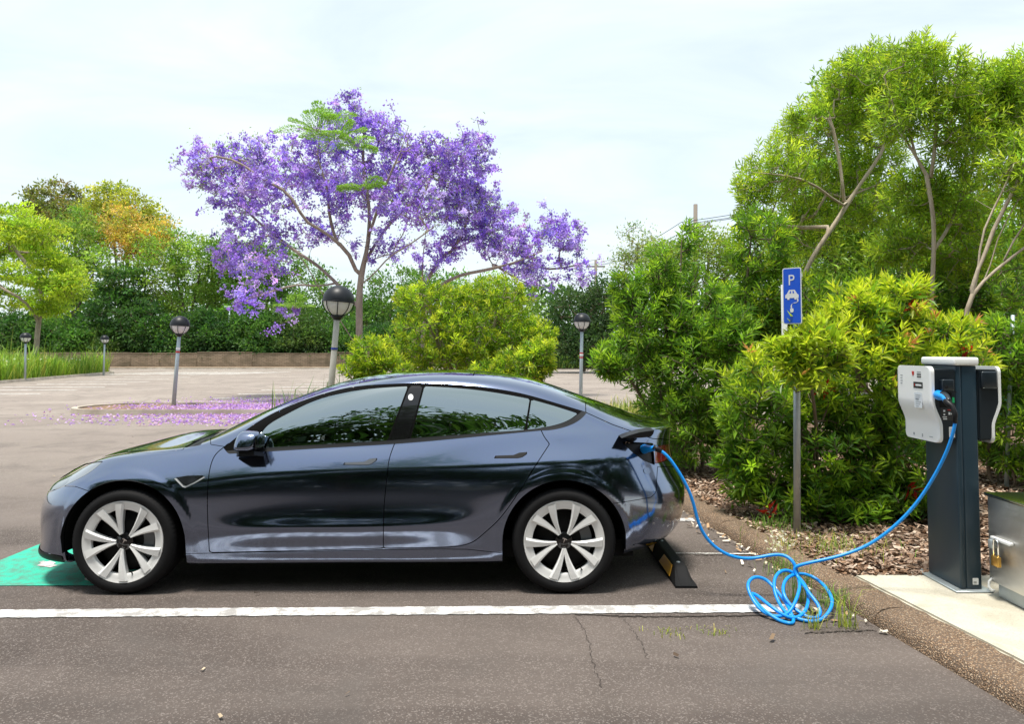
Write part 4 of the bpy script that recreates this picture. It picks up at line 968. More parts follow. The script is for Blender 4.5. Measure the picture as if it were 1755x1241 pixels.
# wheel stop: moulded rubber bar with sloped ends and reflectors
ws = empty("wheel_stop", (1.165, 5.83, 0)); tag(ws, "black rubber wheel stop with yellow reflectors behind the rear wheel", "wheel stop")
bm = bmesh.new(); secs = [(-.825, .002, .016, .5), (-.80, .002, .02, .62), (-.66, .002, .098, .72), (-.60, .002, .104, .72), (.60, .002, .104, .72), (.66, .002, .098, .72), (.80, .002, .02, .62), (.825, .002, .016, .5)]
rows = []
for y, z0, z1, k in secs:
    rows.append([bm.verts.new((x, y, z)) for x, z in ((-.075, z0), (-.070, min(z1, .022)), (-.042, z1 * .93), (-.030, z1), (.030, z1), (.042, z1 * .93), (.070, min(z1, .022)), (.075, z0))])
for a, b in zip(rows[:-1], rows[1:]):
    for i in range(7): bm.faces.new((a[i], a[i + 1], b[i + 1], b[i]))
bm.faces.new(rows[0]); bm.faces.new(rows[-1][::-1])
bm_obj("bar", bm, m_rubber, ws, False)
for y in (-.52, .1, .52):
    V = [(-.0735, y - .12, .024), (-.0735, y + .24, .024), (-.0455, y + .19, .090), (-.0455, y - .08, .090)]
    nrm = Vector((-.062, 0, .028)).normalized() * .004
    V2 = [tuple(Vector(v) + nrm) for v in V]
    mesh_obj("reflector", V + V2, [(4, 5, 6, 7), (0, 4, 7, 3), (1, 2, 6, 5), (0, 1, 5, 4), (3, 7, 6, 2)], m_yellow, ws)
for y in (-.58, 0, .58):
    lathe("bolt", [(0, .108), (.012, .108), (.014, .103)], m_galv, ws, 12, loc=(0, y, 0))

# charging post
cp_ = empty("charging_post", (2.85, 4.833, .092)); tag(cp_, "dark blue-grey charging post with white capped double units beside the steel cabinet", "charger")
H = 1.40
box("base_plate", -.115, .118, -.215, .215, .001, .013, m_galv, cp_, .004, 1)
for x in (-.098, .10):
    for y in (-.197, .197): lathe("bolt", [(0, .028), (.008, .028), (.009, .020), (.014, .0195), (.014, .0135)], m_galv, cp_, 10, loc=(x, y, 0))
bm = bmesh.new(); bm_box(bm, -.066, -.030, -.180, .180, .0135, H, .010, 3); bm_box(bm, -.0265, .068, -.178, .178, .0135, H, .008, 3); bm_box(bm, -.032, -.024, -.171, .171, .0135, H - .01)
bm_obj("post", bm, m_teal, cp_, True, auto=40)
box("top_cap", -.078, .080, -.192, .192, H + .001, H + .052, m_white_pl, cp_, .014, 4)
plate("rating_label", rr(.036, .040, .004), m_label, cp_, Matrix.Translation((.026, -.1805, .062)) @ FACE_CAM)
plate("rating_print", [(-.013, -.006), (.005, -.006), (.005, -.002), (-.013, -.002)], m_ink, cp_, Matrix.Translation((.026, -.1822, .062)) @ FACE_CAM, .0008)
def unit(sgn, name):
    """one side unit: dark housing, white shell with the stepped front"""
    x_in = .069 * sgn if sgn > 0 else -.0675
    z0, z1 = .915, 1.395; out = .150 if sgn > 0 else .160
    prof_out = [(out, z1), (out, 1.17), (out - .004, 1.145), (out - .042, 1.045), (out - .046, 1.02), (out - .046, z0)]    # distance from post side, height
    u = None
    # housing
    bm = bmesh.new(); hp_ = [(.0, z1 - .02)] + [(d - .022, z - (.02 if k == 0 else 0)) for k, (d, z) in enumerate(prof_out[:-1])] + [(prof_out[-1][0] - .022, z0 + .02), (.0, z0 + .02)]
    ra = [bm.verts.new((x_in + sgn * d, -.185, z)) for d, z in hp_]; rb = [bm.verts.new((x_in + sgn * d, .185, z)) for d, z in hp_]
    bm.faces.new(ra); bm.faces.new(rb[::-1]); n = len(hp_)
    for i in range(n): bm.faces.new((ra[i], rb[i], rb[(i + 1) % n], ra[(i + 1) % n]))
    bmesh.ops.bevel(bm, geom=bm.edges[:], offset=.008, segments=2, affect='EDGES')
    u = bm_obj(name, bm, m_charger_dark, cp_, True, auto=35)
    # shell: thick curved sheet with rounded corners
    ns, ny_ = 40, 22
    P = smooth_path([(d, z, 0) for d, z in prof_out[1:-1]], 26)[:, :2]; P = np.vstack([[(out, z1)], [(out, 1.30)], P, [(prof_out[-1][0], z0 + .05)], [(prof_out[-1][0], z0)]])
    arc = np.concatenate([[0], np.cumsum(np.linalg.norm(np.diff(P, axis=0), axis=1))]); tot = arc[-1]
    def at_arc(s): return np.interp(s, arc, P[:, 0]), np.interp(s, arc, P[:, 1])
    bm = bmesh.new(); gridv = {}
    hwid = .202; rad = .035
    for lay, off in ((0, 0.0), (1, -.024)):
        for i in range(ns + 1):
            s = tot * (.5 - .5 * math.cos(math.pi * i / ns)); d, z = at_arc(s)
            e = min(s, tot - s); w = hwid - (rad - math.sqrt(max(0, rad**2 - max(0, rad - e)**2)) if e < rad else 0)
            for j in range(ny_ + 1):
                q = math.sin(math.pi / 2 * (2 * j / ny_ - 1)); edge = max(0, (abs(q) - .93) / .07)
                gridv[lay, i, j] = bm.verts.new((x_in + sgn * (d + off - (.006 * edge ** 2 if lay == 0 else 0)), q * w + .014, z))
    for i in range(ns):
        for j in range(ny_):
            bm.faces.new([gridv[0, a, b] for a, b in ((i, j), (i + 1, j), (i + 1, j + 1), (i, j + 1))]); bm.faces.new([gridv[1, a, b] for a, b in ((i, j), (i, j + 1), (i + 1, j + 1), (i + 1, j))])
    for i in range(ns):
        for j in (0, ny_): bm.faces.new([gridv[l, a, j] for l, a in ((0, i), (0, i + 1), (1, i + 1), (1, i))])
    for j in range(ny_):
        for i in (0, ns): bm.faces.new([gridv[l, i, b] for l, b in ((0, j), (0, j + 1), (1, j + 1), (1, j))])
    bm_obj("shell", bm, m_white_pl, u, True, auto=50)
    xf = x_in + sgn * (out + .0018)
    def on_front(name, poly, m, y, z, depth=.001, lift=0): return plate(name, poly, m, u, Matrix.Translation((xf + sgn * lift, y, z)) @ (FACE_LEFT if sgn < 0 else Matrix.Rotation(R(180), 4, 'Z') @ FACE_LEFT), depth)
    if sgn < 0:
        on_front("red_emblem", [(-.014, .016), (-.005, .012), (0, .016), (.005, .012), (.014, .016), (.012, -.002), (0, -.018), (-.012, -.002)], m_red, .012, 1.345)
        for k, (w_, yo) in enumerate(((.044, .356), (.044, .341), (.044, .326))):
            for q in range(4): on_front("print", [(-.0045, -.0045), (.0045, -.0045), (.0045, .0045), (-.0045, .0045)], m_inkgrey if k == 0 else m_ink, -.040 - .0125 * q, 1.0 + yo)
        on_front("black_label", rr(.108, .040, .003), m_ink, -.045, 1.272)
        on_front("label_mark", [(-.006, .008), (.006, .008), (0, -.010)], m_red, -.006, 1.272, .001, .001)
        on_front("label_print", [(-.034, -.006), (.034, -.006), (.034, .006), (-.034, .006)], m_label, -.052, 1.272, .001, .001)
        on_front("notice", rr(.090, .098, .003), mat("pale_notice", (.70, .74, .78), .5), -.045, 1.175)
        for k in range(6): on_front("notice_line", [(-.03, -.0025), (.03 - .012 * (k % 3), -.0025), (.03 - .012 * (k % 3), .0025), (-.03, .0025)], m_ink if k == 2 else m_inkgrey, -.045, 1.208 - .014 * k, .0008, .001)
        for k in range(4): on_front("print", [(-.014, -.003), (.014 - .005 * (k % 2), -.003), (.014 - .005 * (k % 2), .003), (-.014, .003)], m_inkgrey, .155, 1.33 - .018 * k, .0008)
        xl = x_in + sgn * (out - .046 + .0018)
        for yy_, kind in ((.10, 0), (-.0, 1), (-.10, 2)):
            pl = [rr(.020, .018, .008), rr(.012, .022, .005), rr(.040, .006, .002)][kind]
            plate("button_print", pl, m_inkgrey, u, Matrix.Translation((xl, yy_, .945)) @ FACE_LEFT, .001)
        # socket on the side that faces the car park
        ys_ = -.1855
        plate("socket_recess", rr(.078, .095, .008), m_black_matte, u, Matrix.Translation((-.135, ys_ - .0005, 1.185)) @ FACE_CAM, .001)
        bmq = bmesh.new(); bm_box(bmq, -.172, -.098, -.222, -.186, 1.243, 1.315, .008, 3); bm_obj("socket_flap", bmq, m_charger_dark, u, True, auto=40)
        lathe("flap_lock", [(0, -.0045), (.008, -.0045), (.009, 0)], m_black_matte, u, 14, 'Y', loc=(-.148, -.2225, 1.268))
        plate("flap_lip", [(-.045, 0), (.050, -.008), (.050, -.014), (-.045, -.006)], m_satin, u, Matrix.Translation((-.135, -.222, 1.247)) @ FACE_CAM, .004)
        plate("status_light", rr(.014, .034, .004), m_greenl, u, Matrix.Translation((-.088, -.1885, 1.185)) @ FACE_CAM, .004)
        plate("instruction_label", rr(.076, .078, .004), m_ink, u, Matrix.Translation((-.128, ys_ - .0008, 1.095)) @ FACE_CAM, .001)
        for q, (x, z, w_, h_, mm) in enumerate([(-.018, .022, .012, .012, m_label), (.018, .028, .030, .006, m_red), (.014, .006, .012, .016, m_label), (-.018, .0, .010, .010, m_label), (-.016, -.016, .026, .006, m_label), (-.014, -.028, .024, .007, m_label), (.026, .004, .006, .010, m_label)]):
            plate("instruction_print", rr(w_, h_, .001), mm, u, Matrix.Translation((-.128 + x, ys_ - .0022, 1.095 + z)) @ FACE_CAM, .0008)
        plate("serial_label", rr(.036, .066, .003), m_label, u, Matrix.Translation((-.100, ys_ - .0008, .985)) @ FACE_CAM, .001)
        for k in range(4): plate("serial_print", [(-.012, -.001), (.010 - .004 * (k % 2), -.001), (.010 - .004 * (k % 2), .001), (-.012, .001)], m_inkgrey, u, Matrix.Translation((-.100, ys_ - .0022, 1.006 - .010 * k)) @ FACE_CAM, .0008)
        for o in u.children:
            if o.name.split('.')[0] in ("socket_recess", "instruction_label", "serial_label", "status_light", "socket_flap", "flap_lock", "flap_lip"): pass
    else:
        bmq = bmesh.new(); bm_box(bmq, .085, .185, -.205, -.183, 1.255, 1.365, .012, 3); bm_obj("side_bulge", bmq, m_charger_dark, u, True, auto=40)
    return u
unit(-1, "charging_unit"); unit(1, "charging_unit")

# steel cabinet with hasp and padlock
cb = empty("steel_cabinet", (3.30, 4.12, .092)); tag(cb, "stainless steel cabinet with brass padlock at the right edge", "cabinet")
plinth = box("plinth", -.345, .36, -.46, .44, .0, .085, m_galv, cb, .006, 1)
bm = bmesh.new(); bm_box(bm, -.375, .375, -.50, .475, .088, .600, .006, 2); bm_obj("body", bm, m_steel, cb, True, auto=40)
bm = bmesh.new(); bm_box(bm, -.388, .388, -.513, .488, .602, .622, .006, 2); bm_obj("lid", bm, mat("lid_steel", (0.50, 0.54, 0.48), .18, 1.0), cb, True, auto=40)  # greenish reflection tinted into the lid's base colour
hs = box("hasp", -.400, -.3755, .24, .42, .352, .372, m_white_pl, cb, .004, 2)
box("hasp_staple", -.412, -.376, .385, .425, .300, .352, m_galv, cb, .005, 2)
pdl = empty("padlock", (3.30 - .408, 4.12 + .355, .092 + .205)); tag(pdl, "brass padlock hanging from the cabinet hasp", "padlock")
box("lock_body", -.013, .013, -.032, .032, .0, .062, m_brass, pdl, .006, 3)
tube("shackle", [(0, .022 * math.cos(a), .062 + max(0, .075 + .022 * math.sin(a)) if i not in (0, 20) else .05) for i, a in enumerate(np.linspace(0, math.pi, 21))], .005, m_chrome, pdl, 8)
plate("paper_notice", rr(.24, .085, .003), m_label, cb, Matrix.Translation((-.3768, .02, .545)) @ FACE_LEFT, .001)
for k in range(3): plate("notice_print", [(-.09, -.004), (.08 - .02 * k, -.004), (.08 - .02 * k, .004), (-.09, .004)], m_inkgrey, cb, Matrix.Translation((-.3781, .02, .568 - .022 * k)) @ FACE_LEFT, .0008)
plate("maker_label", rr(.115, .090, .005), mat("label_blue", (.10, .20, .36), .45), cb, Matrix.Translation((-.3768, .005, .452)) @ FACE_LEFT, .001)
plate("maker_panel", rr(.095, .052, .004), m_label, cb, Matrix.Translation((-.3780, .005, .463)) @ FACE_LEFT, .0008)
text_mesh("maker_text", "BR", .052, mat("navy_print", (.03, .06, .14), .5), cb, Matrix.Translation((-.3786, .005, .463)) @ FACE_LEFT, .0006)
for k in range(3): plate("maker_print", [(-.04, -.003), (.035, -.003), (.035, .003), (-.04, .003)], m_label, cb, Matrix.Translation((-.3781, .005, .430 - .009 * k)) @ FACE_LEFT, .0008)
tube("latch_hook", [(-.372, .452, .105), (-.386, .460, .085), (-.392, .455, .055), (-.384, .440, .036), (-.372, .432, .040)], .008, m_label, cb, 8)

# blue charging cable: car socket -> heap of loops on the asphalt -> charger
Zs = lambda u_, v_: (1260 + .145 * u_, 930 + .145 * v_)
path = []
sock_w = car_world(np.array([[SOCK[0] + OX, -SOCK[1], SOCK[2]]]))[0]; sn = np.array(SOCKN)
for px_, py_, Y in [(1124, 768.5, 4.88), (1138, 777, 4.86), (1160, 804, 4.84), (1178, 836, 4.83), (1188, 862, 4.83), (1196, 892, 4.83), (1208, 918, 4.83), (1230, 941, 4.83), (1258, 954.5, 4.83), (1292, 957, 4.83), (1326, 951.5, 4.82), (1347, 954, 4.80), (1361, 967, 4.76)]:
    path.append(tuple(at(px_, py_, Y)))
loops = [(740, 400), (762, 500), (735, 640), (690, 745), (630, 830), (540, 872), (430, 868), (320, 810), (230, 710), (172, 600), (152, 510), (190, 435), (270, 413), (370, 450), (470, 550), (560, 660), (625, 760), (665, 850), (688, 915), (655, 958), (560, 938), (430, 868), (300, 762), (215, 655), (200, 608), (250, 625),
         (360, 710), (480, 800), (600, 872), (710, 892), (800, 845), (850, 760), (864, 650), (830, 520), (745, 408), (655, 345), (570, 335), (492, 388), (461, 490), (476, 610), (535, 745), (625, 850), (740, 902), (860, 932), (960, 932), (1060, 880), (1128, 785), (1145, 690), (1108, 590), (1030, 492), (920, 412), (800, 375), (690, 385), (612, 432),
         (570, 520), (582, 630), (650, 735), (760, 828), (870, 885), (960, 890), (1004, 830), (975, 735), (890, 620), (800, 490), (735, 400)]
for k, (u_, v_) in enumerate(loops):
    px_, py_ = Zs(u_, v_); zz = .0115 + max(0, (1063 - py_)) / 85 * .17
    zz += .011 * math.sin(k * .73) * min(1, max(0, (1063 - py_) / 30)) ; path.append(tuple(gr(px_, py_, zz)))
for px_, py_, Y in [(1362, 975, 4.74), (1372, 969, 4.73), (1395, 963.5, 4.71), (1440, 953, 4.69), (1490, 933, 4.67), (1532, 903, 4.63), (1568, 866, 4.58), (1598, 822, 4.52), (1622, 775, 4.46), (1635, 735, 4.42), (1637, 708, 4.42), (1632, 697, 4.44)]:
    path.append(tuple(at(px_, py_, Y)))
cable = empty("charging_cable", tuple(gr(1350, 1050))); tag(cable, "bright blue charging cable looped on the asphalt between car and charger", "cable")
cl = Vector(cable.location)
sm = smooth_path(path, 900)
tube("cord", sm - np.array(cl), .0103, m_blue_cable, cable, 12)
def conn(name, a, b, prof, m):
    a, b = Vector(a), Vector(b); d = b - a
    pts = [tuple(a + d * f - cl) for f, r in prof]; return tube(name, pts, [r for f, r in prof], m, cable, 14)
p0 = Vector(path[0]); sw_ = Vector(sock_w); out = Vector(sn)
e0 = sw_ + out * .035
conn("car_plug", sw_ + out * .003, e0, [(0, .030), (.35, .031), (.8, .031), (1, .026)], m_blue_cable)
conn("plug_grip", e0 - out * .012, p0 + (p0 - e0) * .05, [(0, .026), (.15, .027), (.5, .021), (.8, .018), (1, .017)], m_blue_cable)
conn("plug_collar", p0 - (Vector(path[1]) - p0) * .3, Vector(path[1]) - (Vector(path[1]) - p0) * .30, [(0, .0175), (.5, .0185), (1, .0125)], m_black_trim)
q0 = at(1608, 677, 4.645); q1 = at(1612, 679, 4.585); q2 = at(1624, 690, 4.47); q3 = Vector(path[-1])
gp = smooth_path([tuple(q0), tuple(q1), tuple((q1 + q2) / 2 + Vector((0, -.01, .008))), tuple(q2), tuple(q3)], 24)
tube("charger_plug", gp[:18] - np.array(cl), np.interp(np.linspace(0, 1, 18), [0, .2, .45, 1], [.030, .030, .024, .019]), m_blue_cable, cable, 14)
tube("plug_back", gp[4:20] - np.array(cl) + np.array([.006, -.004, .010]), np.interp(np.linspace(0, 1, 16), [0, .3, 1], [.016, .022, .014]), m_charger_dark, cable, 12)
tube("plug_collar", np.vstack([gp[16:], sm[-8::-7][:2]]) - np.array(cl), np.interp(np.linspace(0, 1, 10), [0, .5, 1], [.0195, .018, .0125]), m_black_trim, cable, 12)

# parking sign on its post
sg = empty("parking_sign", tuple(gr(1366, 912, .085))); tag(sg, "narrow blue parking sign with electric car symbol on a galvanised post", "sign")
sb = Vector(sg.location); top = at(1365.5, 463, sb.y) - sb
tube("post", [(0, 0, -.05), tuple(top * .5), tuple(top)], .029, m_galv, sg, 16)
lathe("post_cap", [(0, .022), (.030, .020), (.0325, .014), (.0325, -.018)], m_galv, sg, 18, loc=tuple(top))
SR = Matrix.Rotation(R(-42), 4, 'Z'); sc = at(1357.5, 507, sb.y - .055) - sb
MS = Matrix.Translation(sc) @ SR @ FACE_CAM
plate("plate", rr(.158, .47, .018), m_label, sg, MS @ Matrix.Translation((0, 0, 0)), .003)
plate("panel", rr(.142, .454, .012), m_blue_sign, sg, MS @ Matrix.Translation((0, 0, .0018)), .001)
text_mesh("letter", "P", .125, m_label, sg, MS @ Matrix.Translation((-.004, .128, .0030)) @ Matrix.Scale(.9, 4, (1, 0, 0)), .0006)
carp = [(-.056, -.018), (-.056, .006), (-.040, .020), (-.024, .050), (.024, .050), (.040, .020), (.056, .006), (.056, -.018), (.040, -.018), (.038, -.032), (.022, -.032), (.020, -.018), (-.020, -.018), (-.022, -.032), (-.038, -.032), (-.040, -.018)]
plate("car_symbol", carp, m_label, sg, MS @ Matrix.Translation((0, 0, .0034)), .0008)
plate("symbol_window", [(-.020, .022), (-.006, .022), (-.006, .040), (-.014, .040)], m_blue_sign, sg, MS @ Matrix.Translation((0, 0, .0044)), .0006)
plate("symbol_window", [(.006, .022), (.020, .022), (.014, .040), (.006, .040)], m_blue_sign, sg, MS @ Matrix.Translation((0, 0, .0044)), .0006)
cordp = smooth_path([(.046, -.02, 0), (.044, -.055, 0), (.012, -.060, 0), (-.006, -.078, 0), (-.004, -.105, 0)], 24)
plate("cord_symbol", [(p[0] + .005, p[1] + .003) for p in cordp] + [(p[0] - .005, p[1] - .003) for p in cordp[::-1]], m_label, sg, MS @ Matrix.Translation((0, 0, .0034)), .0008)
plate("plug_symbol", [(-.016, -.105), (.010, -.105), (.012, -.125), (.006, -.138), (-.012, -.138), (-.018, -.125)], m_label, sg, MS @ Matrix.Translation((0, 0, .0034)), .0008)
for z in (.17, -.17): plate("bracket", rr(.09, .03, .004), m_galv, sg, MS @ Matrix.Translation((.03, z, -.006)), .03)
s2 = empty("sign_post", (at(1345, 600, 7.7).x, 7.7, .09)); tag(s2, "short white sign post standing behind the blue parking sign", "post")
t2 = at(1343.5, 488, 7.7) - Vector(s2.location)
bm = bmesh.new(); bm_box(bm, -.028, .028, -.012, .012, 0, t2.z, .004, 2); bm_obj("post", bm, m_white_gloss, s2, True, auto=40)

# globe lamps
m_pole = mat("lamp_pole", (0.40, 0.47, 0.50), 0.5, 0.3); m_pole_old = mat("lamp_pole_old", (0.50, 0.48, 0.42), 0.7, 0.1)
t = NT(m_pole_old); t.base(t.mix(t.noise(9, 6, .65, t.scale_vec(t.coord(), (1, 1, .3))), (0.34, 0.33, 0.28), (0.62, 0.60, 0.53)))
m_dome = mat("lamp_dome", (0.010, 0.012, 0.016), 0.42, 0, 0.3); m_globe = mat("opal_globe", (0.93, 0.94, 0.93), 0.22, 0, 0.5)
def lamp(base, head, label, pole_m, band=None, scale=1.0):
    base, head = Vector(base), Vector(head)
    L = empty("globe_lamp", tuple(base)); v = head - base; q = v.to_track_quat('Z', 'Y'); L.rotation_euler = q.to_euler(); h = v.length
    tag(L, label, "lamp", "globe lamps in the car park")
    r = .255 * scale
    tube("pole", [(0, 0, -.02), (0, 0, h * .5), (0, 0, h - r * .95)], [.056, .050, .046], pole_m, L, 16)
    lathe("dome", [(0, r * 1.0)] + [(r * math.cos(a), r * math.sin(a)) for a in np.linspace(R(88), 0, 14)] + [(r * 1.03, -.004), (r * 1.03, -.022), (r * .97, -.022)], m_dome, L, 36, loc=(0, 0, h))
    lathe("globe", [(r * .93 * math.cos(a), r * .93 * math.sin(a)) for a in np.linspace(R(-2), R(-80), 14)], m_globe, L, 36, loc=(0, 0, h))
    lathe("reflector", [(0, -.012), (r * .95, -.012)], m_white_gloss, L, 24, loc=(0, 0, h))  # added white disc under the dome, bounces light to brighten the globe
    for k in range(8):
        a = R(45 * k + 12); pts = [(r * 1.0 * math.cos(b) * math.cos(a), r * 1.0 * math.cos(b) * math.sin(a), h + r * math.sin(b)) for b in np.linspace(R(-3), R(-82), 12)]
        tube("cage_rib", pts, .0085, m_dome, L, 6)
    lathe("collar", [(.048, -r * 1.22), (.075, -r * 1.12), (.105, -r * .98), (.10, -r * .90), (0, -r * .86)], m_dome, L, 24, loc=(0, 0, h))
    if band:
        for (z, hh, m) in band: lathe("band", [(.0535, z), (.0545, z + hh * .5), (.0535, z + hh)], m, L, 18)
    return L
gt = NT(m_globe); tl = gt.add("ShaderNodeBsdfTranslucent"); tl.inputs[0].default_value = (.95, .96, .95, 1); mxg = gt.add("ShaderNodeMixShader"); mxg.inputs[0].default_value = .55
gt.l.new(gt.b.outputs[0], mxg.inputs[1]); gt.l.new(tl.outputs[0], mxg.inputs[2]); gt.l.new(mxg.outputs[0], gt.n["Material Output"].inputs[0])
m_bluetape = mat("blue_tape", (0.02, 0.05, 0.30), 0.5); m_redtape = mat("red_tape", (0.50, 0.04, 0.04), 0.5)
bA = gr(297, 701); lamp(bA, at(308.5, 557.5, bA.y), "leaning globe lamp on grey pole standing in the fallen purple petals", m_pole, [(1.52, .05, m_redtape), (1.60, .06, m_white_gloss)])
lamp((at(560, 700, 12.0).x, 12.0, .08), at(580, 516, 12.0), "largest globe lamp on weathered pole with blue band, behind the car roof", m_pole_old, [(1.52, .035, m_bluetape)])
lamp((at(995, 700, 22.0).x, 22.0, 0), at(997.5, 551, 22.0), "globe lamp on grey pole above the boot of the car", m_pole, [(1.35, .04, m_redtape), (1.48, .04, m_redtape), (1.42, .06, m_white_gloss)])
lamp((at(43.5, 620, 37.5).x, 37.5, .1), at(44, 578.5, 37.5), "small far globe lamp rising from the daisy grass at the left", m_pole)
lamp((at(178, 620, 46).x, 46, 0), at(179.5, 581.5, 46), "smallest far globe lamp at the end of the grass island", m_pole)
# thin poles
def pole(name, label, cat, base, top, r, m):
    o = empty(name, tuple(base)); v = Vector(top) - Vector(base); tube("shaft", [(0, 0, -.1), tuple(v * .5), tuple(v)], [r, r, r * .9], m, o, 10); tag(o, label, cat); return o, v
sp_, v = pole("street_pole", "thin grey street pole behind the wall under the purple tree", "pole", (at(390, 605, 66.5).x, 66.5, .5), at(393.5, 528, 66.5), .09, m_pole)
box("lamp_head", v.x - .45, v.x + .15, v.y - .15, v.y + .15, v.z, v.z + .18, m_pole, sp_, .05, 2)
pole("marker_pole", "thin pale pole leaning at the right behind the charger", "pole", (at(1720, 700, 8.2).x, 8.2, .1), at(1736, 540, 8.2), .022, m_pole)
m_wood = mat("weathered_timber", (0.20, 0.17, 0.14), 0.9)
up1, v = pole("utility_pole", "tall timber utility pole rising over the dark shrub", "utility pole", (at(1190, 560, 55).x, 55, 0), at(1192, 350, 55), .17, m_wood)
box("crossarm", v.x - 1.1, v.x + 1.2, v.y - .08, v.y + .08, v.z - 1.75, v.z - 1.58, m_wood, up1); 
for dx in (-.9, .4, 1.0): lathe("insulator", [(0, .2), (.06, .18), (.07, .0)], m_white_gloss, up1, 10, loc=(v.x + dx, v.y, v.z - 1.58))
up2, v2 = pole("utility_pole", "distant utility pole at the right tip of the purple crown", "utility pole", (at(1021, 560, 95).x, 95, 0), at(1021, 446, 95), .2, m_wood)
box("crossarm", v2.x - 1.2, v2.x + 1.2, v2.y - .08, v2.y + .08, v2.z - .9, v2.z - .72, m_wood, up2)
for k, (dx, dz) in enumerate(((-.9, -1.35), (.4, -1.35), (1.0, -1.35))):
    a = Vector((up1.location.x + dx, 55, v.z + dz)); b = Vector((up2.location.x + dx * .9, 95, v2.z - .55)); c = Vector((up1.location.x + 22 + dx, 30, v.z + 1.5 + dz))
    pts = [tuple(a.lerp(b, f) - Vector((0, 0, 2.4 * f * (1 - f)))) for f in np.linspace(0, 1, 16)][::-1] + [tuple(a.lerp(c, f) - Vector((0, 0, 2.0 * f * (1 - f)))) for f in np.linspace(0, 1, 14)[1:]]
    w = tube("power_line", pts, .022, m_black_trim, None, 5); tag(w, ["lowest power line strung between the utility poles", "middle power line strung between the utility poles", "outer power line strung between the utility poles"][k], "wire", "power lines between the utility poles")
m_shed = mat("green_sheet_metal", (0.06, 0.28, 0.22), 0.5, 0.2)
sh = empty("garden_shed", (at(1712, 560, 17).x, 17.6, 0)); tag(sh, "small green metal shed half hidden behind the right shrubs", "shed")
box("wall", -.9, .9, -.6, .6, 0, 1.75, m_shed, sh); bm = bmesh.new(); bm_box(bm, -1.05, 1.05, -.75, .75, 1.76, 1.86, .01, 1); bm_obj("roof", bm, m_shed, sh)
# ------------------------------------------------------------------ vegetation
def leaf_mat(name, rough=0.45, trans=0.35, spec=0.4, boost=1.25):
    m = bpy.data.materials.new(name); m.use_nodes = True; n = m.node_tree.nodes; l = m.node_tree.links
    b = n["Principled BSDF"]; o = n["Material Output"]; a = n.new("ShaderNodeAttribute"); a.attribute_name = "tint"
    b.inputs['Roughness'].default_value = rough; b.inputs['Specular IOR Level'].default_value = spec
    l.new(a.outputs['Color'], b.inputs['Base Color'])
    tr = n.new("ShaderNodeBsdfTranslucent"); mu = n.new("ShaderNodeMix"); mu.data_type = 'RGBA'; mu.blend_type = 'MULTIPLY'; mu.inputs['Factor'].default_value = 1
    mu.inputs['B'].default_value = (boost, boost * 1.05, .55 * boost, 1); l.new(a.outputs['Color'], mu.inputs['A']); l.new(mu.outputs['Result'], tr.inputs[0])
    mx = n.new("ShaderNodeMixShader"); mx.inputs[0].default_value = trans; l.new(b.outputs[0], mx.inputs[1]); l.new(tr.outputs[0], mx.inputs[2]); l.new(mx.outputs[0], o.inputs[0])
    MATS[name] = m; return m
m_leaf = leaf_mat("leaf_matte", .5, .46, .4, 1.35); m_leaf_gl = leaf_mat("leaf_glossy", .40, .50, .45, 1.45); m_flower = leaf_mat("petal", .6, .40, .2, 1.1)
MATS["petal"].node_tree.nodes["Mix"].inputs['B'].default_value = (1.05, 1.0, 1.15, 1)
def bark_mat(name, a, b, sc=6):
    m = mat(name, a, .9, 0, .2); t = NT(m); co = t.coord(); v = t.scale_vec(co, (1, 1, .25))
    t.base(t.mix(t.ramp(t.noise(sc, 6, .65, v, .6), [(.3, 0.0), (.7, 1.0)]), a, b)); t.bump(t.noise(sc * 4, 5, .6, v), .5, .02); return m
m_bark = bark_mat("bark_brown", (0.10, 0.075, 0.055), (0.24, 0.185, 0.14)); m_bark_grey = bark_mat("bark_grey", (0.22, 0.175, 0.135), (0.40, 0.335, 0.27)); m_bark_pale = bark_mat("bark_pale", (0.34, 0.27, 0.20), (0.58, 0.49, 0.39), 9)
def unit_v(a): return a / (np.linalg.norm(a, axis=-1, keepdims=True) + 1e-9)
def leaf_arrays(C, D, L, W, r, fold=.18, droop=.12, kink=.45):
    """two folded triangles pairs per leaf: base, right, tip, left"""
    n = len(C); up = r.normal(size=(n, 3)); up[:, 2] += .6; S = unit_v(np.cross(D, up)); N = np.cross(S, D)
    L = np.broadcast_to(L, n)[:, None]; W = np.broadcast_to(W, n)[:, None]
    V = np.empty((n, 4, 3)); V[:, 0] = C; V[:, 1] = C + D * L * kink + S * W * .5 + N * W * fold; V[:, 2] = C + D * L - N * L * droop; V[:, 3] = C + D * L * kink - S * W * .5 + N * W * fold
    base = np.arange(n)[:, None] * 4
    tri = np.concatenate([base + np.array([[0, 1, 2]]), base + np.array([[0, 2, 3]])], 1)
    return V.reshape(-1, 3), tri.ravel(), np.full(2 * n, 3)
def leaves(name, C, D, L, W, col, m, parent, r, **kw):
    V, lo, sz = leaf_arrays(C, D, L, W, r, **kw)
    return np_mesh(name, V, lo, sz, m, parent, False, np.repeat(np.column_stack([col, np.ones(len(col))]), 4, 0))
def pick(cols, n, r, jit=.16):
    c = np.array(cols)[r.integers(0, len(cols), n)]; return c * np.exp(r.normal(0, jit, (n, 1))) * (1 + r.normal(0, jit * .35, (n, 3)))
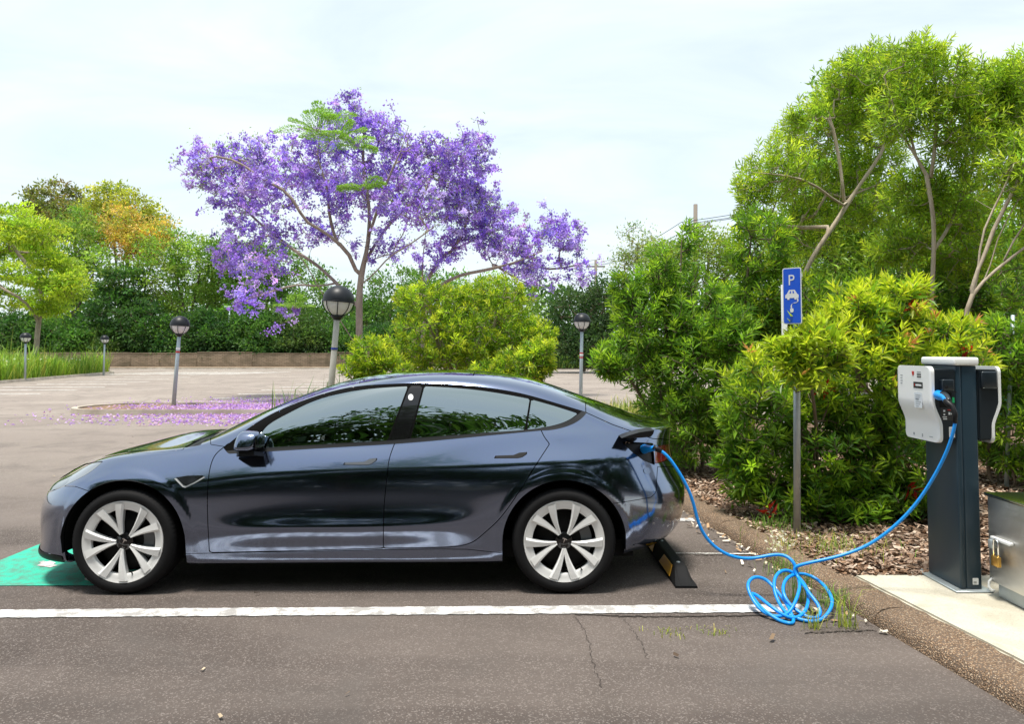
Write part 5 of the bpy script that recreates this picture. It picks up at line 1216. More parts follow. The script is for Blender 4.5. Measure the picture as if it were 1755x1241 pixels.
def in_lobes(lobes, n, r, inner=.45):
    w = np.array([(a[1][0] * a[1][1] * a[1][2]) ** .667 for a in lobes]); k = r.choice(len(lobes), n, p=w / w.sum())
    d = unit_v(r.normal(size=(n, 3))); rad = inner + (1 - inner) * r.random(n) ** .55
    c = np.array([a[0] for a in lobes], float)[k]; s = np.array([a[1] for a in lobes], float)[k]
    return c + d * s * rad[:, None], unit_v(d / s * s.mean()), k
class Skel:
    """branch skeleton grown from limbs out to the twig tips"""
    def __init__(s, base):
        s.P = [np.array(base, float)]; s.par = [-1]; s.chains = []
    def limb(s, pts, start=None, n=None):
        pts = np.asarray([tuple(p) for p in pts], float); i0 = s.near(pts[0]) if start is None else start
        full = np.vstack([s.P[i0], pts]) if np.linalg.norm(s.P[i0] - pts[0]) > .02 else np.vstack([s.P[i0], pts[1:]])
        ln = np.linalg.norm(np.diff(full, axis=0), axis=1).sum(); n = n or max(4, int(ln / s.step))
        q = smooth_path(full, n + 1) if len(full) > 2 else np.linspace(full[0], full[1], n + 1)
        ch = [i0]
        for p in q[1:]:
            s.P.append(p); s.par.append(ch[-1]); ch.append(len(s.P) - 1)
        s.chains.append(ch); return ch[-1]
    step = .35
    def near(s, p):
        A = np.array(s.P); return int(np.argmin(((A - p)**2).sum(1)))
    def grow(s, A, r, sag=.10, minstart=1):
        P0 = np.array(s.P); d = np.array([((P0 - a)**2).sum(1).min() for a in A]); cap = len(s.P) + len(A) * 14
        buf = np.empty((cap, 3)); n = len(s.P); buf[:n] = P0
        for i in np.argsort(d):
            a = A[i]; dist = np.linalg.norm(buf[minstart:n] - a, axis=1); up = buf[minstart:n, 2] - a[2]
            j = int(np.argmin(dist + .45 * np.maximum(up, 0))) + minstart; p = buf[j]; L = np.linalg.norm(a - p); k = int(np.clip(L / s.step, 2, 12)) + 1
            f = np.linspace(0, 1, k)[1:, None]; w = r.normal(0, .07 * L, 3) * 1.0; w[2] += sag * L
            q = p + (a - p) * f + w * (f * (1 - f)) * 1.6
            ch = [j]
            for pt in q: 
                if n >= cap: break
                buf[n] = pt; s.P.append(pt); s.par.append(ch[-1]); ch.append(n); n += 1
            s.chains.append(ch)
    def mesh(s, name, m, parent, r_tip, r_max, power=.45, seg=6, off=(0, 0, 0)):
        n = len(s.P); cnt = np.zeros(n); has = np.zeros(n, bool)
        for i in range(n):
            if s.par[i] >= 0: has[s.par[i]] = True
        cnt[~has] = 1
        for i in range(n - 1, 0, -1):
            if s.par[i] >= 0: cnt[s.par[i]] += cnt[i]
        rad = np.minimum(r_tip * cnt ** power, r_max); P = np.array(s.P) - np.array(off)
        paths = []
        for ch in s.chains:
            if len(ch) < 2: continue
            rr_ = rad[ch].copy(); rr_[0] = min(rr_[0], rr_[1] * 1.25); paths.append((P[ch], rr_))
        big = [p for p in paths if p[1].max() > r_max * .22]; small = [p for p in paths if p[1].max() <= r_max * .22]
        V, L, S_ = tube_arrays(big, 9, False) if big else (np.zeros((0, 3)), np.zeros(0), np.zeros(0))
        if small:
            V2, L2, S2 = tube_arrays(small, 4 if seg > 3 else 3, False); L = np.concatenate([L, L2 + len(V)]); V = np.concatenate([V, V2]); S_ = np.concatenate([S_, S2])
        return np_mesh(name, V, L.astype(int), S_.astype(int), m, parent, True)
def cluster_leaves(tips, out, per, spread, r, flat=1.0):
    n = len(tips); C = np.repeat(tips, per, 0) + r.normal(size=(n * per, 3)) * spread * np.array([1, 1, flat]); D = unit_v(np.repeat(out, per, 0) * .8 + r.normal(size=(n * per, 3)) * .8 + np.array([0, 0, .12])); return C, D
def tree(name, label, cat, group, base, lobes, cols, n_tip, per, spread, L, W, bark=None, r_max=.2, limbs=(), seed=1, lm=None, flat=.6, inner=.4, step=.6, twig=.012, jit=.16, crown="crown", fork=.35):
    r = np.random.default_rng(seed); base = np.array(base, float); t = empty(name, tuple(base)); tag(t, label, cat, group)
    tips, out, k = in_lobes(lobes, n_tip, r, inner); tips[:, 2] = np.maximum(tips[:, 2], base[2] + .12)
    sk = Skel(base); sk.step = step
    if not limbs:
        c = np.mean([l_[0] for l_ in lobes], 0); hz = base + (c - base) * fork; hz[2] = base[2] + (c[2] - base[2]) * fork
        sk.limb([base, base + (hz - base) * .5 + r.normal(0, .06, 3) * (c[2] - base[2]) * .3, hz]); top = len(sk.P) - 1
        for (lc, ls) in lobes: sk.limb([hz, hz + (np.array(lc) - hz) * .5 + np.array([0, 0, .1 * ls[2]]), np.array(lc)], top)
    else:
        for l_ in limbs: sk.limb(l_)
    sk.grow(tips, r); sk.mesh("trunk", bark or m_bark, t, twig, r_max, off=base)
    C, D = cluster_leaves(tips, out, per, spread, r, flat); n = len(C)
    tipc = pick(cols, len(tips), r, jit); col = np.repeat(tipc, per, 0) * np.exp(r.normal(0, .12, (n, 1)))
    sz = np.exp(r.normal(0, .22, n))
    leaves(crown, C - base, D, L * sz, W * sz, col, lm or m_leaf, t, r); return t
def lobe_px(px_, py_, rx, ry, Y, depth=None):
    c = at(px_, py_, Y); k = Y / FPX; return (tuple(c), (rx * k, (depth if depth is not None else min(rx, ry) * k), ry * k))

# --- trees behind the car park, left to right
FT = "trees behind the far wall"
def far_tree(label, lobes_px, Y, cols, n_tip=260, per=34, L=.34, W=.17, seed=1, base_px=None, bark=None, spread=.42, r_max=.28, **kw):
    lobes = [lobe_px(a, b, rx, ry, Y + dy) for a, b, rx, ry, dy in lobes_px]
    bx = base_px if base_px is not None else np.mean([l_[0] for l_ in lobes_px]); zb = .1 if Y < 64 else 1.0
    return tree("broadleaf_tree", label, "tree", FT, (at(bx, 600, Y).x, Y, zb), lobes, cols, n_tip, per, spread, L, W, bark, r_max, seed=seed, step=1.0, twig=.02, **kw)
OLIVE = [(.19, .23, .06), (.24, .26, .07), (.14, .18, .05), (.26, .20, .08)]; YOLIVE = [(.42, .44, .07), (.34, .38, .06), (.50, .48, .09), (.25, .30, .05)]
ORANGE = [(.66, .44, .10), (.60, .36, .09), (.56, .48, .10), (.70, .50, .18), (.42, .44, .08), (.34, .40, .07)]; MIDG = [(.20, .34, .05), (.26, .40, .065), (.15, .28, .045), (.30, .40, .09)]
DARKG = [(.045, .12, .028), (.065, .16, .035), (.035, .095, .026), (.085, .19, .04)]; LIMEG = [(.42, .54, .05), (.34, .47, .045), (.52, .60, .06), (.25, .37, .04)]; PALEG = [(.26, .33, .12), (.20, .29, .08), (.32, .36, .16)]
far_tree("dark olive tree topping the skyline at far left", [(92, 345, 48, 34, 0), (70, 385, 42, 40, 1), (120, 375, 38, 36, -1)], 86, OLIVE, 240, 30, .36, .18, 21)
far_tree("yellowish olive tree, tallest on the left skyline", [(185, 340, 38, 28, 0), (228, 358, 40, 32, -1), (165, 385, 45, 38, 1), (255, 400, 38, 40, 0)], 80, YOLIVE, 280, 32, .34, .17, 22)
far_tree("orange-leaved tree in front of the left skyline", [(205, 385, 46, 34, 0), (235, 415, 55, 34, -1), (275, 395, 22, 22, 0)], 74, ORANGE, 230, 32, .26, .13, 23)
far_tree("light green tree between the lime tree and the orange tree", [(115, 425, 52, 55, 0), (130, 385, 30, 30, 1), (160, 470, 45, 50, -1), (95, 500, 40, 50, 0)], 70, MIDG, 300, 34, .30, .14, 24)
far_tree("broad mid-green tree left of the purple crown", [(290, 430, 58, 42, 0), (345, 460, 60, 55, 0), (265, 480, 50, 50, -1), (385, 500, 50, 60, 1), (330, 520, 60, 50, 0)], 71, MIDG, 420, 34, .30, .13, 25)
far_tree("dark layered tree standing behind the leaning lamp", [(215, 485, 42, 34, 0), (200, 535, 52, 42, 0), (245, 560, 45, 45, -1), (185, 580, 40, 30, 0)], 68, DARKG, 320, 32, .30, .15, 26, flat=.3)
far_tree("green tree showing behind the purple tree's left limbs", [(430, 470, 55, 60, 0), (470, 530, 60, 60, 0), (420, 550, 45, 45, -1), (520, 500, 50, 60, 1), (390, 440, 45, 35, 0), (470, 445, 50, 40, 0)], 70, [(.14, .28, .045), (.09, .20, .04), (.19, .33, .06)], 380, 34, .30, .14, 27)
far_tree("tree filling the gap behind the purple tree's trunk", [(580, 540, 55, 60, 0), (640, 560, 50, 50, 0), (680, 500, 60, 50, 1), (740, 520, 60, 60, 0)], 74, [(.09, .20, .04), (.14, .27, .05)], 360, 32, .32, .15, 28)
far_tree("far green tree behind the lime bush", [(820, 520, 70, 55, 0), (880, 540, 55, 50, 0), (790, 570, 60, 40, 0)], 80, MIDG, 260, 30, .34, .16, 29)
far_tree("dark tree behind the right globe lamp", [(985, 545, 45, 55, 0), (1035, 530, 45, 55, 0), (960, 590, 35, 34, -1), (1020, 590, 50, 40, -1)], 52, [(.035, .085, .025), (.05, .11, .03), (.07, .12, .045)], 330, 34, .24, .11, 30)
far_tree("pale thin-crowned tree near the utility poles", [(1092, 420, 34, 40, 0), (1120, 450, 40, 36, 0), (1070, 460, 24, 30, 0)], 60, PALEG, 170, 18, .24, .09, 31)
far_tree("light green far tree right of the utility pole", [(1150, 455, 45, 45, 0), (1215, 440, 50, 50, 0), (1250, 470, 45, 60, 0)], 48, [(.22, .33, .05), (.17, .28, .045), (.28, .36, .07)], 300, 30, .22, .10, 32)
# dark understorey shrubs along the wall
US_ = "dark understorey shrubs along the wall"
for k, (a, b, rx, ry, lab) in enumerate([(30, 570, 45, 38, "dark shrub over the wall at the left edge of the picture"), (108, 575, 46, 36, "dark shrub over the wall behind the first small lamp"), (165, 588, 40, 26, "low dark shrub over the wall behind the smallest lamp"), (275, 580, 48, 32, "dark shrub over the wall just left of the leaning lamp"),
                                         (350, 572, 48, 40, "dark shrub over the wall right of the leaning lamp"), (432, 575, 50, 38, "dark shrub over the wall right of the street pole"), (510, 572, 48, 40, "dark shrub over the wall below the purple tree's left limbs"), (585, 585, 45, 34, "dark shrub behind the biggest lamp's pole"), (665, 590, 50, 34, "dark shrub behind the purple tree's trunk")]):
    lobes = [lobe_px(a, b, rx, ry, 67), lobe_px(a + 18, b + 14, rx * .7, ry * .7, 66)]
    tree("understorey_shrub", lab, "shrub", US_, (at(a, 600, 67).x, 67, .9), lobes, [DARKG, [(.09, .20, .04), (.13, .26, .05), (.06, .15, .035)], [(.07, .14, .035), (.11, .19, .045), (.05, .11, .03)], DARKG[2:] + [(.11, .23, .045)]][k % 4], 190, 44, .40, .28, .13, m_bark, .12, seed=60 + k, step=.9, twig=.02)
# lime tree reaching in from the left
Y = 47.0; base = np.array([at(62, 600, Y).x, Y, .1])
P_ = lambda x, y, dy=0: tuple(at(x, y, Y + dy))
tree("lime_tree", "bright yellow-green tree reaching in at the left edge", "tree", None, base, [lobe_px(15, 375, 62, 26, Y), lobe_px(55, 400, 55, 26, Y - 2), lobe_px(-40, 420, 50, 50, Y), lobe_px(28, 470, 34, 20, Y - 3), lobe_px(95, 465, 40, 34, Y - 1), lobe_px(118, 490, 28, 26, Y - 2), lobe_px(85, 520, 30, 22, Y), lobe_px(20, 510, 34, 18, Y + 2), lobe_px(60, 435, 40, 20, Y + 3)],
     LIMEG, 620, 40, .30, .22, .09, m_bark_grey, .16, limbs=[[base, P_(64, 575), P_(68, 540), P_(72, 510)], [P_(66, 560), P_(45, 520, -1), P_(15, 500, -1), P_(-20, 480, 0)], [P_(72, 510), P_(60, 470), P_(35, 440), P_(10, 400)], [P_(70, 530), P_(90, 500), P_(110, 480)], [P_(40, 515), P_(20, 535), P_(-30, 560)]], seed=41, step=.7, twig=.014, flat=.35)

# --- the purple-flowering tree, two stems
VIO = [(.46, .31, .76), (.56, .42, .83), (.37, .23, .70), (.66, .54, .88), (.50, .34, .78), (.40, .25, .72)]
def flower_tree(label, base, limbs, lobes, n_tip, seed, per=46, r_max=.19):
    r = np.random.default_rng(seed); base = np.array(base, float); t = empty("jacaranda_tree", tuple(base)); tag(t, label, "tree", "purple-flowering trees")
    tips, out, k = in_lobes(lobes, n_tip, r, .10); tips = tips + r.normal(0, .22, tips.shape)
    sk = Skel(base); sk.step = .40
    for l_ in limbs: sk.limb(l_)
    sk.grow(tips, r, .02); sk.mesh("trunk", m_bark_grey, t, .0082, r_max, .405, off=base)
    # drooping panicles of florets
    cnt = (per * np.exp(r.normal(0, .45, n_tip))).astype(int).clip(3, 70); idx = np.repeat(np.arange(n_tip), cnt); n = len(idx)
    size = (.75 + .5 * r.random(n_tip))[idx]; C = tips[idx] + r.normal(size=(n, 3)) * np.array([.068, .068, .062]) * size[:, None]; D = unit_v(r.normal(size=(n, 3)) + np.array([0, 0, -.25]))
    col = pick(VIO, n_tip, r, .16)[idx] * np.exp(r.normal(0, .16, (n, 1))); s = np.exp(r.normal(0, .25, n))
    leaves("flowers", C - base, D, .078 * s, .062 * s, col, m_flower, t, r, fold=.3, droop=.2, kink=.6)
    # sparse green feathery leaf along the twigs
    A = np.array(sk.P)[int(len(sk.P) * .3):]; m_ = min(len(A), n_tip) // 5; q = A[r.integers(0, len(A), m_ * 2)]
    C2, D2 = cluster_leaves(q, unit_v(r.normal(size=q.shape)), 8, .16, r); leaves("young_leaves", C2 - base, D2, .10 * np.exp(r.normal(0, .2, len(C2))), .035, pick([(.26, .40, .08), (.34, .48, .10), (.20, .32, .07)], len(C2), r), m_leaf, t, r)
    return t, sk
Y = 24.0; P_ = lambda x, y, dy=0: tuple(at(x, y, Y + dy)); b0 = P_(612, 690)[:2] + (.1,)
limbs = [[b0, P_(615, 600), P_(615.5, 560), P_(618, 480), P_(626, 440), P_(631, 411), P_(633, 370), P_(628, 320), P_(622, 270, .3), P_(626, 215, .4)],
         [P_(617, 472), P_(600, 440, -.3), P_(578, 415, -.6), P_(552, 395, -.8), P_(526, 380, -1), P_(508, 352, -1.2), P_(485, 325, -1.3), P_(447, 305, -1.4), P_(411, 279, -1.5), P_(372, 268, -1.6)],
         [P_(616, 525), P_(590, 500, .4), P_(566, 475, .8), P_(540, 452, 1.1), P_(517, 437, 1.3), P_(473, 406, 1.5), P_(433, 371, 1.7), P_(390, 330, 1.9), P_(350, 300, 2)],
         [P_(613, 600), P_(590, 560, -.6), P_(565, 522, -1.0), P_(545, 490, -1.3), P_(525, 455, -1.5), P_(500, 425, -1.8), P_(455, 400, -2)],
         [P_(622, 455), P_(645, 415, .4), P_(675, 376, .8), P_(700, 352, 1), P_(719, 340, 1.2), P_(740, 300, 1.3), P_(750, 255, 1.4)],
         [P_(631, 405), P_(650, 350, -.5), P_(668, 300, -.8), P_(690, 250, -1), P_(700, 215, -1.1)],
         [P_(618, 490), P_(640, 470, -.8), P_(668, 440, -1.2), P_(700, 420, -1.6), P_(735, 395, -1.8), P_(770, 370, -2)],
         [P_(578, 415), P_(565, 370, -.4), P_(560, 320, -.5), P_(545, 270, -.6), P_(548, 235, -.6)],
         [P_(473, 406), P_(430, 420, 1.6), P_(395, 455, 1.4)], [P_(545, 490), P_(500, 490, -1.6), P_(450, 505, -1.9), P_(400, 520, -2)]]
lobes = [lobe_px(345, 290, 42, 34, Y - 1), lobe_px(395, 285, 45, 42, Y), lobe_px(440, 270, 45, 42, Y + 1), lobe_px(400, 345, 50, 38, Y + 1), lobe_px(470, 330, 60, 50, Y - 1), lobe_px(520, 290, 50, 55, Y), lobe_px(560, 250, 45, 45, Y + .5), lobe_px(590, 330, 60, 55, Y - .5),
         lobe_px(605, 215, 42, 42, Y), lobe_px(600, 180, 22, 18, Y), lobe_px(655, 225, 42, 40, Y), lobe_px(650, 300, 55, 50, Y + 1), lobe_px(710, 270, 50, 48, Y), lobe_px(765, 270, 48, 48, Y), lobe_px(815, 255, 38, 36, Y + .5), lobe_px(700, 350, 60, 45, Y - 1), lobe_px(770, 350, 55, 48, Y + .5),
         lobe_px(480, 400, 45, 30, Y - .5), lobe_px(415, 415, 42, 26, Y), lobe_px(560, 400, 40, 26, Y + .5), lobe_px(405, 515, 22, 18, Y - 2), lobe_px(440, 455, 50, 28, Y - 1.5), lobe_px(395, 450, 34, 24, Y), lobe_px(445, 500, 34, 18, Y - 2), lobe_px(488, 540, 12, 26, Y - 1.8), lobe_px(660, 420, 45, 26, Y)]
jt, jsk = flower_tree("big purple-flowering tree with bare spreading limbs behind the lamp", b0, limbs, lobes, 1650, 71, 24)
# green feather-leaf tufts standing out of the crown
def frond_tuft(C, n, length, r, parent, off):
    Cs, Ds, col, stems = [], [], [], []
    for k in range(n):
        a = 2 * np.pi * k / n + r.normal(0, .25); el = r.uniform(.25, 1.15); d = np.array([math.cos(a) * math.cos(el), math.sin(a) * math.cos(el), math.sin(el)]); L = length * r.uniform(.7, 1.1)
        q = np.linspace(0, 1, 16)[:, None]; path = C + d * L * q + np.array([0, 0, -1]) * (q ** 2) * L * .38; stems.append((path - off, np.linspace(.008, .003, 16)))
        side = unit_v(np.cross(d, [0, 0, 1.])[None])[0]
        for i in range(2, 16):
            for s in (-1, 1):
                pl = L * .34 * math.sin(math.pi * (.12 + .85 * i / 16)); pd = unit_v((side * s * .85 + d * .45 - np.array([0, 0, .25]))[None])[0]
                for f in np.linspace(.15, 1, 6):
                    Cs.append(path[i] + pd * pl * f); Ds.append(unit_v((d * .6 + side * s * .3 + r.normal(0, .25, 3))[None])[0]); col.append((.22, .40, .075) if r.random() < .6 else (.32, .50, .11))
    Cs = np.array(Cs) - off; leaves("fronds", Cs, np.array(Ds), .09, .034, np.array(col) * np.exp(r.normal(0, .15, (len(Cs), 1))), m_leaf, parent, r, droop=.05)
    np_mesh("frond_stems", *tube_arrays(stems, 4, False), m_bark, parent, True)
r_ = np.random.default_rng(5); off = np.array(b0)
for (x, y, n, ln) in ((543, 226, 7, 1.1), (580, 238, 7, 1.1), (562, 208, 5, .9), (612, 252, 5, .8), (622, 326, 7, .9), (505, 530, 5, .8)):
    frond_tuft(np.array(P_(x, y, -2.0)), n, ln, r_, jt, off)
Y = 25.5; b1 = P_(727, 690)[:2] + (.1,)
limbs = [[b1, P_(725, 600), P_(725, 520), P_(724, 472), P_(728, 411), P_(735, 370)], [P_(725, 490), P_(750, 450, .4), P_(776, 428, .6), P_(815, 410, .8), P_(850, 395, .8)], [P_(725, 520), P_(770, 480, -.5), P_(820, 465, -.8), P_(880, 450, -1), P_(930, 430, -1)],
         [P_(776, 428), P_(800, 380), P_(815, 330), P_(825, 280)], [P_(850, 455), P_(890, 480), P_(925, 490)], [P_(880, 450), P_(930, 460), P_(985, 455)]]
lobes = [lobe_px(800, 320, 50, 45, Y), lobe_px(835, 355, 45, 40, Y + .5), lobe_px(790, 400, 50, 32, Y), lobe_px(850, 400, 45, 36, Y), lobe_px(880, 425, 55, 34, Y - .5), lobe_px(935, 400, 45, 28, Y), lobe_px(970, 405, 30, 32, Y), lobe_px(915, 465, 30, 34, Y - .5), lobe_px(990, 460, 28, 18, Y), lobe_px(750, 440, 40, 26, Y)]
flower_tree("smaller purple-flowering tree leaning out to the right", b1, limbs, lobes, 620, 72, 27, .13)

# fallen petals: nobody could count them
r = np.random.default_rng(15); n = 24000
x = np.concatenate([r.normal(-4.6, 2.2, n * 3 // 4), r.normal(-5.0, 2.6, n // 4)]); y = np.concatenate([r.normal(19.9, 1.8, n * 3 // 4), r.normal(20, 2.6, n // 4)])
ok = (y > 15.5) & (y < 26) & (x > -12.6) & (x < 2.5); x, y = x[ok], y[ok]
isl = (x > -11.2) & (x < -1.6) & (y > 18.28) & (y < 20.5); kern = isl & (y < 18.42); z = np.where(isl, .088, .006); z = np.where(kern, .135, z) + r.random(len(x)) * .012; keep = ~kern | (r.random(len(x)) < .25); x, y, z = x[keep], y[keep], z[keep]
n = len(x); D = np.column_stack([r.normal(size=(n, 2)), r.normal(0, .25, n)]); pc = pick([(.62, .42, .76), (.54, .32, .72), (.74, .56, .80), (.68, .46, .70), (.46, .26, .66), (.60, .42, .46)], n, r, .12)
o = leaves("fallen_petals", np.column_stack([x, y, z]), unit_v(D), .075, .055, pc, m_flower, None, r, fold=.25, droop=.1, kink=.6); tag(o, "carpet of fallen purple petals around the leaning lamp", "petals", kind="stuff")

# --- rosette shrubs (bottlebrush type): shoots with whorled narrow leaves
def shoots(tips, dirs, n_leaf, ln, L, W, r, old, young, flush=None, flush_p=0.0, ang=(.55, 1.15)):
    """returns leaf arrays C, D, len, width, colour"""
    m = len(tips); k = np.arange(n_leaf); f = k / (n_leaf - 1.0)
    axis = unit_v(dirs); ref = unit_v(np.cross(axis, r.normal(size=(m, 3)))); ref2 = np.cross(axis, ref)
    phi = (k * 2.3999)[None] + r.random((m, 1)) * 6.28; a = (ang[1] + (ang[0] - ang[1]) * f)[None] + r.normal(0, .12, (m, n_leaf))
    C = tips[:, None] - axis[:, None] * (ln * (1 - f))[None, :, None]
    rad = ref[:, None] * np.cos(phi)[..., None] + ref2[:, None] * np.sin(phi)[..., None]
    D = axis[:, None] * np.cos(a)[..., None] + rad * np.sin(a)[..., None]
    LL = L * (1.0 - .45 * f ** 3)[None] * np.exp(r.normal(0, .15, (m, n_leaf)))
    old = np.array(old); young = np.array(young); sh = np.exp(r.normal(0, .16, (m, 1, 1))); mixf = np.clip(f[None] * 1.15 - .25 + r.normal(0, .28, (m, 1)), 0, 1)[..., None]
    col = (old[r.integers(0, len(old), m)][:, None] * (1 - mixf) + young[r.integers(0, len(young), m)][:, None] * mixf) * sh
    if flush is not None:
        fl_m = (r.random(m) < flush_p)[:, None, None] * np.clip((f - .45) / .4, 0, 1)[None, :, None]; col = col * (1 - fl_m) + np.array(flush)[r.integers(0, len(flush), m)][:, None] * fl_m
    return C.reshape(-1, 3), unit_v(D.reshape(-1, 3)), LL.ravel(), (W * LL / L).ravel(), (col * np.exp(r.normal(0, .10, (m, n_leaf, 1)))).reshape(-1, 3)
OLDG = [(.115, .24, .032), (.15, .285, .038), (.085, .19, .028)]; YOUNGG = [(.30, .44, .035), (.38, .50, .045), (.23, .38, .035)]; LIMEY = [(.56, .62, .045), (.64, .66, .07), (.45, .55, .04)]
def shrub(name, label, group, base, lobes, n_tip, n_leaf, ln, L, W, seed, old=OLDG, young=YOUNGG, flush=None, flush_p=0, stems=6, r_max=.03, twig=.0035, up=.5, inner=.45, limbs=None, bark=None, cat="shrub", keep=None, step=.14, ztop=.0):
    r = np.random.default_rng(seed); base = np.array(base, float); t = empty(name, tuple(base)); tag(t, label, cat, group)
    tips, out, k = in_lobes(lobes, n_tip, r, inner); tips[:, 2] = np.maximum(tips[:, 2], base[2] + .10 + .1 * r.random(n_tip)); dirs = unit_v(out * .75 + np.array([0, 0, up]) + r.normal(0, .32, tips.shape))
    sk = Skel(base); sk.step = step
    if limbs is None:
        cen = np.array([l_[0] for l_ in lobes])
        for q in range(stems):
            c = cen[q % len(cen)] + r.normal(0, .12, 3); b = base + np.append(r.normal(0, .10, 2), 0); sk.limb([b, b + (c - b) * .45 + r.normal(0, .05, 3), c], 0)
    else:
        for l_ in limbs: sk.limb(l_)
    sk.grow(tips - dirs * ln, r, -.05)
    for i in range(0):
        pass
    sk.mesh("branches", bark or m_bark, t, twig, r_max, .42, off=base)
    A = shoots(tips, dirs, n_leaf, ln, L, W, r, old, young, flush, flush_p)
    np_mesh("shoots", *tube_arrays([(np.array([tips[i] - dirs[i] * ln * 1.05, tips[i]]) - base, np.array([twig * 1.1, twig * .6])) for i in range(n_tip)], 3, False), m_bark, t, True)["kind"] = "stuff"
    return t, A, base, r, tips, dirs
def finish(t, A, base, r, single=0, m=None):
    """all leaves as one crown; the nearest ones can be separate leaf pieces"""
    C, D, L, W, col = A; sel = np.zeros(len(C), bool)
    if single:
        d = np.linalg.norm((C + D * L[:, None] * .5) - np.array(cam.location), axis=1) + r.normal(0, .12, len(C)); sel[np.argsort(d)[:single]] = True
    rest = ~sel
    o = leaves("crown", C[rest] - base, D[rest], L[rest], W[rest], col[rest], m or m_leaf_gl, t, r, fold=.16, droop=.16)
    if single:
        o["kind"] = "stuff"
        var = []
        for k in range(10):      # ten leaf shapes shared by all separate leaves
            cc = np.median(col[sel], 0) * np.exp(r.normal(0, .22, 1)) * (1 + r.normal(0, .08, 3)); cc = cc * (1 - k / 14) + np.array([.36, .46, .04]) * k / 14; n = 6; V = []; F = []
            for i in range(n + 1):
                q = i / n; w = .5 * math.sin(math.pi * (.06 + .94 * q) ** .8) ** .8 * (1 if i < n else 0) + (.02 if i < n else 0); zz = -.16 * q * q + r.normal(0, .008)
                V += [(q, w, zz + .16 * w), (q, 0, zz - .03 * w), (q, -w, zz + .16 * w)]
            for i in range(n):
                for j in range(2): F.append((3 * i + j, 3 * i + j + 1, 3 * i + j + 4, 3 * i + j + 3))
            me = bpy.data.meshes.new("leaf"); me.from_pydata(V, [], F); at_ = me.color_attributes.new("tint", 'FLOAT_COLOR', 'POINT'); at_.data.foreach_set("color", np.tile(np.append(np.clip(cc, .01, 1), 1), len(V)).astype(np.float32)); me.materials.append(m or m_leaf_gl); me.polygons.foreach_set("use_smooth", [True] * len(F)); var.append(me)
        bright = np.argsort(col[sel].sum(1)).argsort() / sel.sum()
        for i, c in enumerate(np.where(sel)[0]):
            o = bpy.data.objects.new("leaf", var[int(min(9, bright[i] * 10))]); d = Vector(D[c]); s = d.cross(Vector(r.normal(size=3) + np.array([0, 0, .8]))).normalized(); nn = s.cross(d) * -1
            if nn.z < 0: nn, s = -nn, -s
            M = Matrix(((d.x * L[c], s.x * W[c], nn.x * L[c], 0), (d.y * L[c], s.y * W[c], nn.y * L[c], 0), (d.z * L[c], s.z * W[c], nn.z * L[c], 0), (0, 0, 0, 1))); M.translation = Vector(C[c] - base)
            link(o, t); o.matrix_local = M
RS = "shrubs in the mulched bed"
LP = lobe_px
# near bush round the sign post
Y = 6.85
lobes = [LP(1480, 640, 150, 130, Y, .6), LP(1300, 700, 80, 110, Y, .42), LP(1395, 600, 80, 70, Y - .72, .22), LP(1470, 540, 60, 70, Y, .4), LP(1540, 520, 50, 55, Y, .4), LP(1620, 610, 65, 90, Y + .1, .5), LP(1420, 770, 120, 105, Y, .45), LP(1550, 760, 100, 120, Y, .55), LP(1270, 790, 48, 70, Y - .05, .3), LP(1500, 850, 100, 50, Y, .45), LP(1350, 845, 80, 40, Y - .1, .35), LP(1450, 880, 90, 34, Y - .15, .35), LP(1580, 860, 70, 44, Y - .1, .35)]
A_ = shrub("bottlebrush_shrub", "nearest leafy shrub with yellow-tipped shoots around the sign post", RS, (at(1470, 800, 6.85).x, 6.85, .08), lobes, 1350, 16, .16, .125, .029, 81, OLDG, YOUNGG, None, 0, 9, .032, .0036, .55)
t_, A, base, r, tips, dirs = A_
# young yellow flush on the upper shoots of this shrub
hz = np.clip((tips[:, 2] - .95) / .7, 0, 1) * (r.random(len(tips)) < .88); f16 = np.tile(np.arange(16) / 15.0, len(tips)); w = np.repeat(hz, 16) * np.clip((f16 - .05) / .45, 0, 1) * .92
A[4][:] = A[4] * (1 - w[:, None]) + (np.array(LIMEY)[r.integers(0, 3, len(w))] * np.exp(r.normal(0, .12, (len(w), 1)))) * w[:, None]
pk = np.repeat((r.random(len(tips)) < .10) & (tips[:, 2] > 1.2), 16) & (f16 > .72); A[4][pk] = np.array([.62, .30, .14]) * np.exp(r.normal(0, .15, (pk.sum(), 1)))
rd = np.repeat(r.random(len(tips)) < .006, 16) & (f16 < .5); A[4][rd] = np.array([.42, .03, .02])
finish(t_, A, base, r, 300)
# darker shrub behind the boot of the car
Y = 9.0
lobes = [LP(1180, 640, 120, 130, Y, .9), LP(1120, 560, 80, 80, Y, .7), LP(1200, 540, 90, 80, Y, .7), LP(1085, 610, 70, 50, Y - .2, .5), LP(1180, 730, 90, 70, Y, .8), LP(1230, 640, 90, 130, Y, .8), LP(1075, 500, 40, 50, Y, .4), LP(1183, 430, 24, 60, Y, .2), LP(1130, 470, 40, 60, Y, .4), LP(1040, 620, 34, 36, Y - .3, .3)]
finish(*shrub("bottlebrush_shrub", "dark green shrub with a tall central spire behind the car boot", RS, (at(1190, 770, Y).x, Y, .08), lobes, 1150, 15, .17, .125, .027, 82, [(.105, .225, .034), (.135, .265, .038)], [(.28, .44, .04), (.36, .50, .045)], None, 0, 9, .04, .004, .5)[:4])
Y = 10.2
lobes = [LP(1300, 420, 62, 80, Y, .6), LP(1290, 520, 65, 70, Y, .6), LP(1340, 560, 60, 60, Y, .5), LP(1260, 600, 60, 80, Y, .6), LP(1380, 520, 60, 60, Y, .5)]
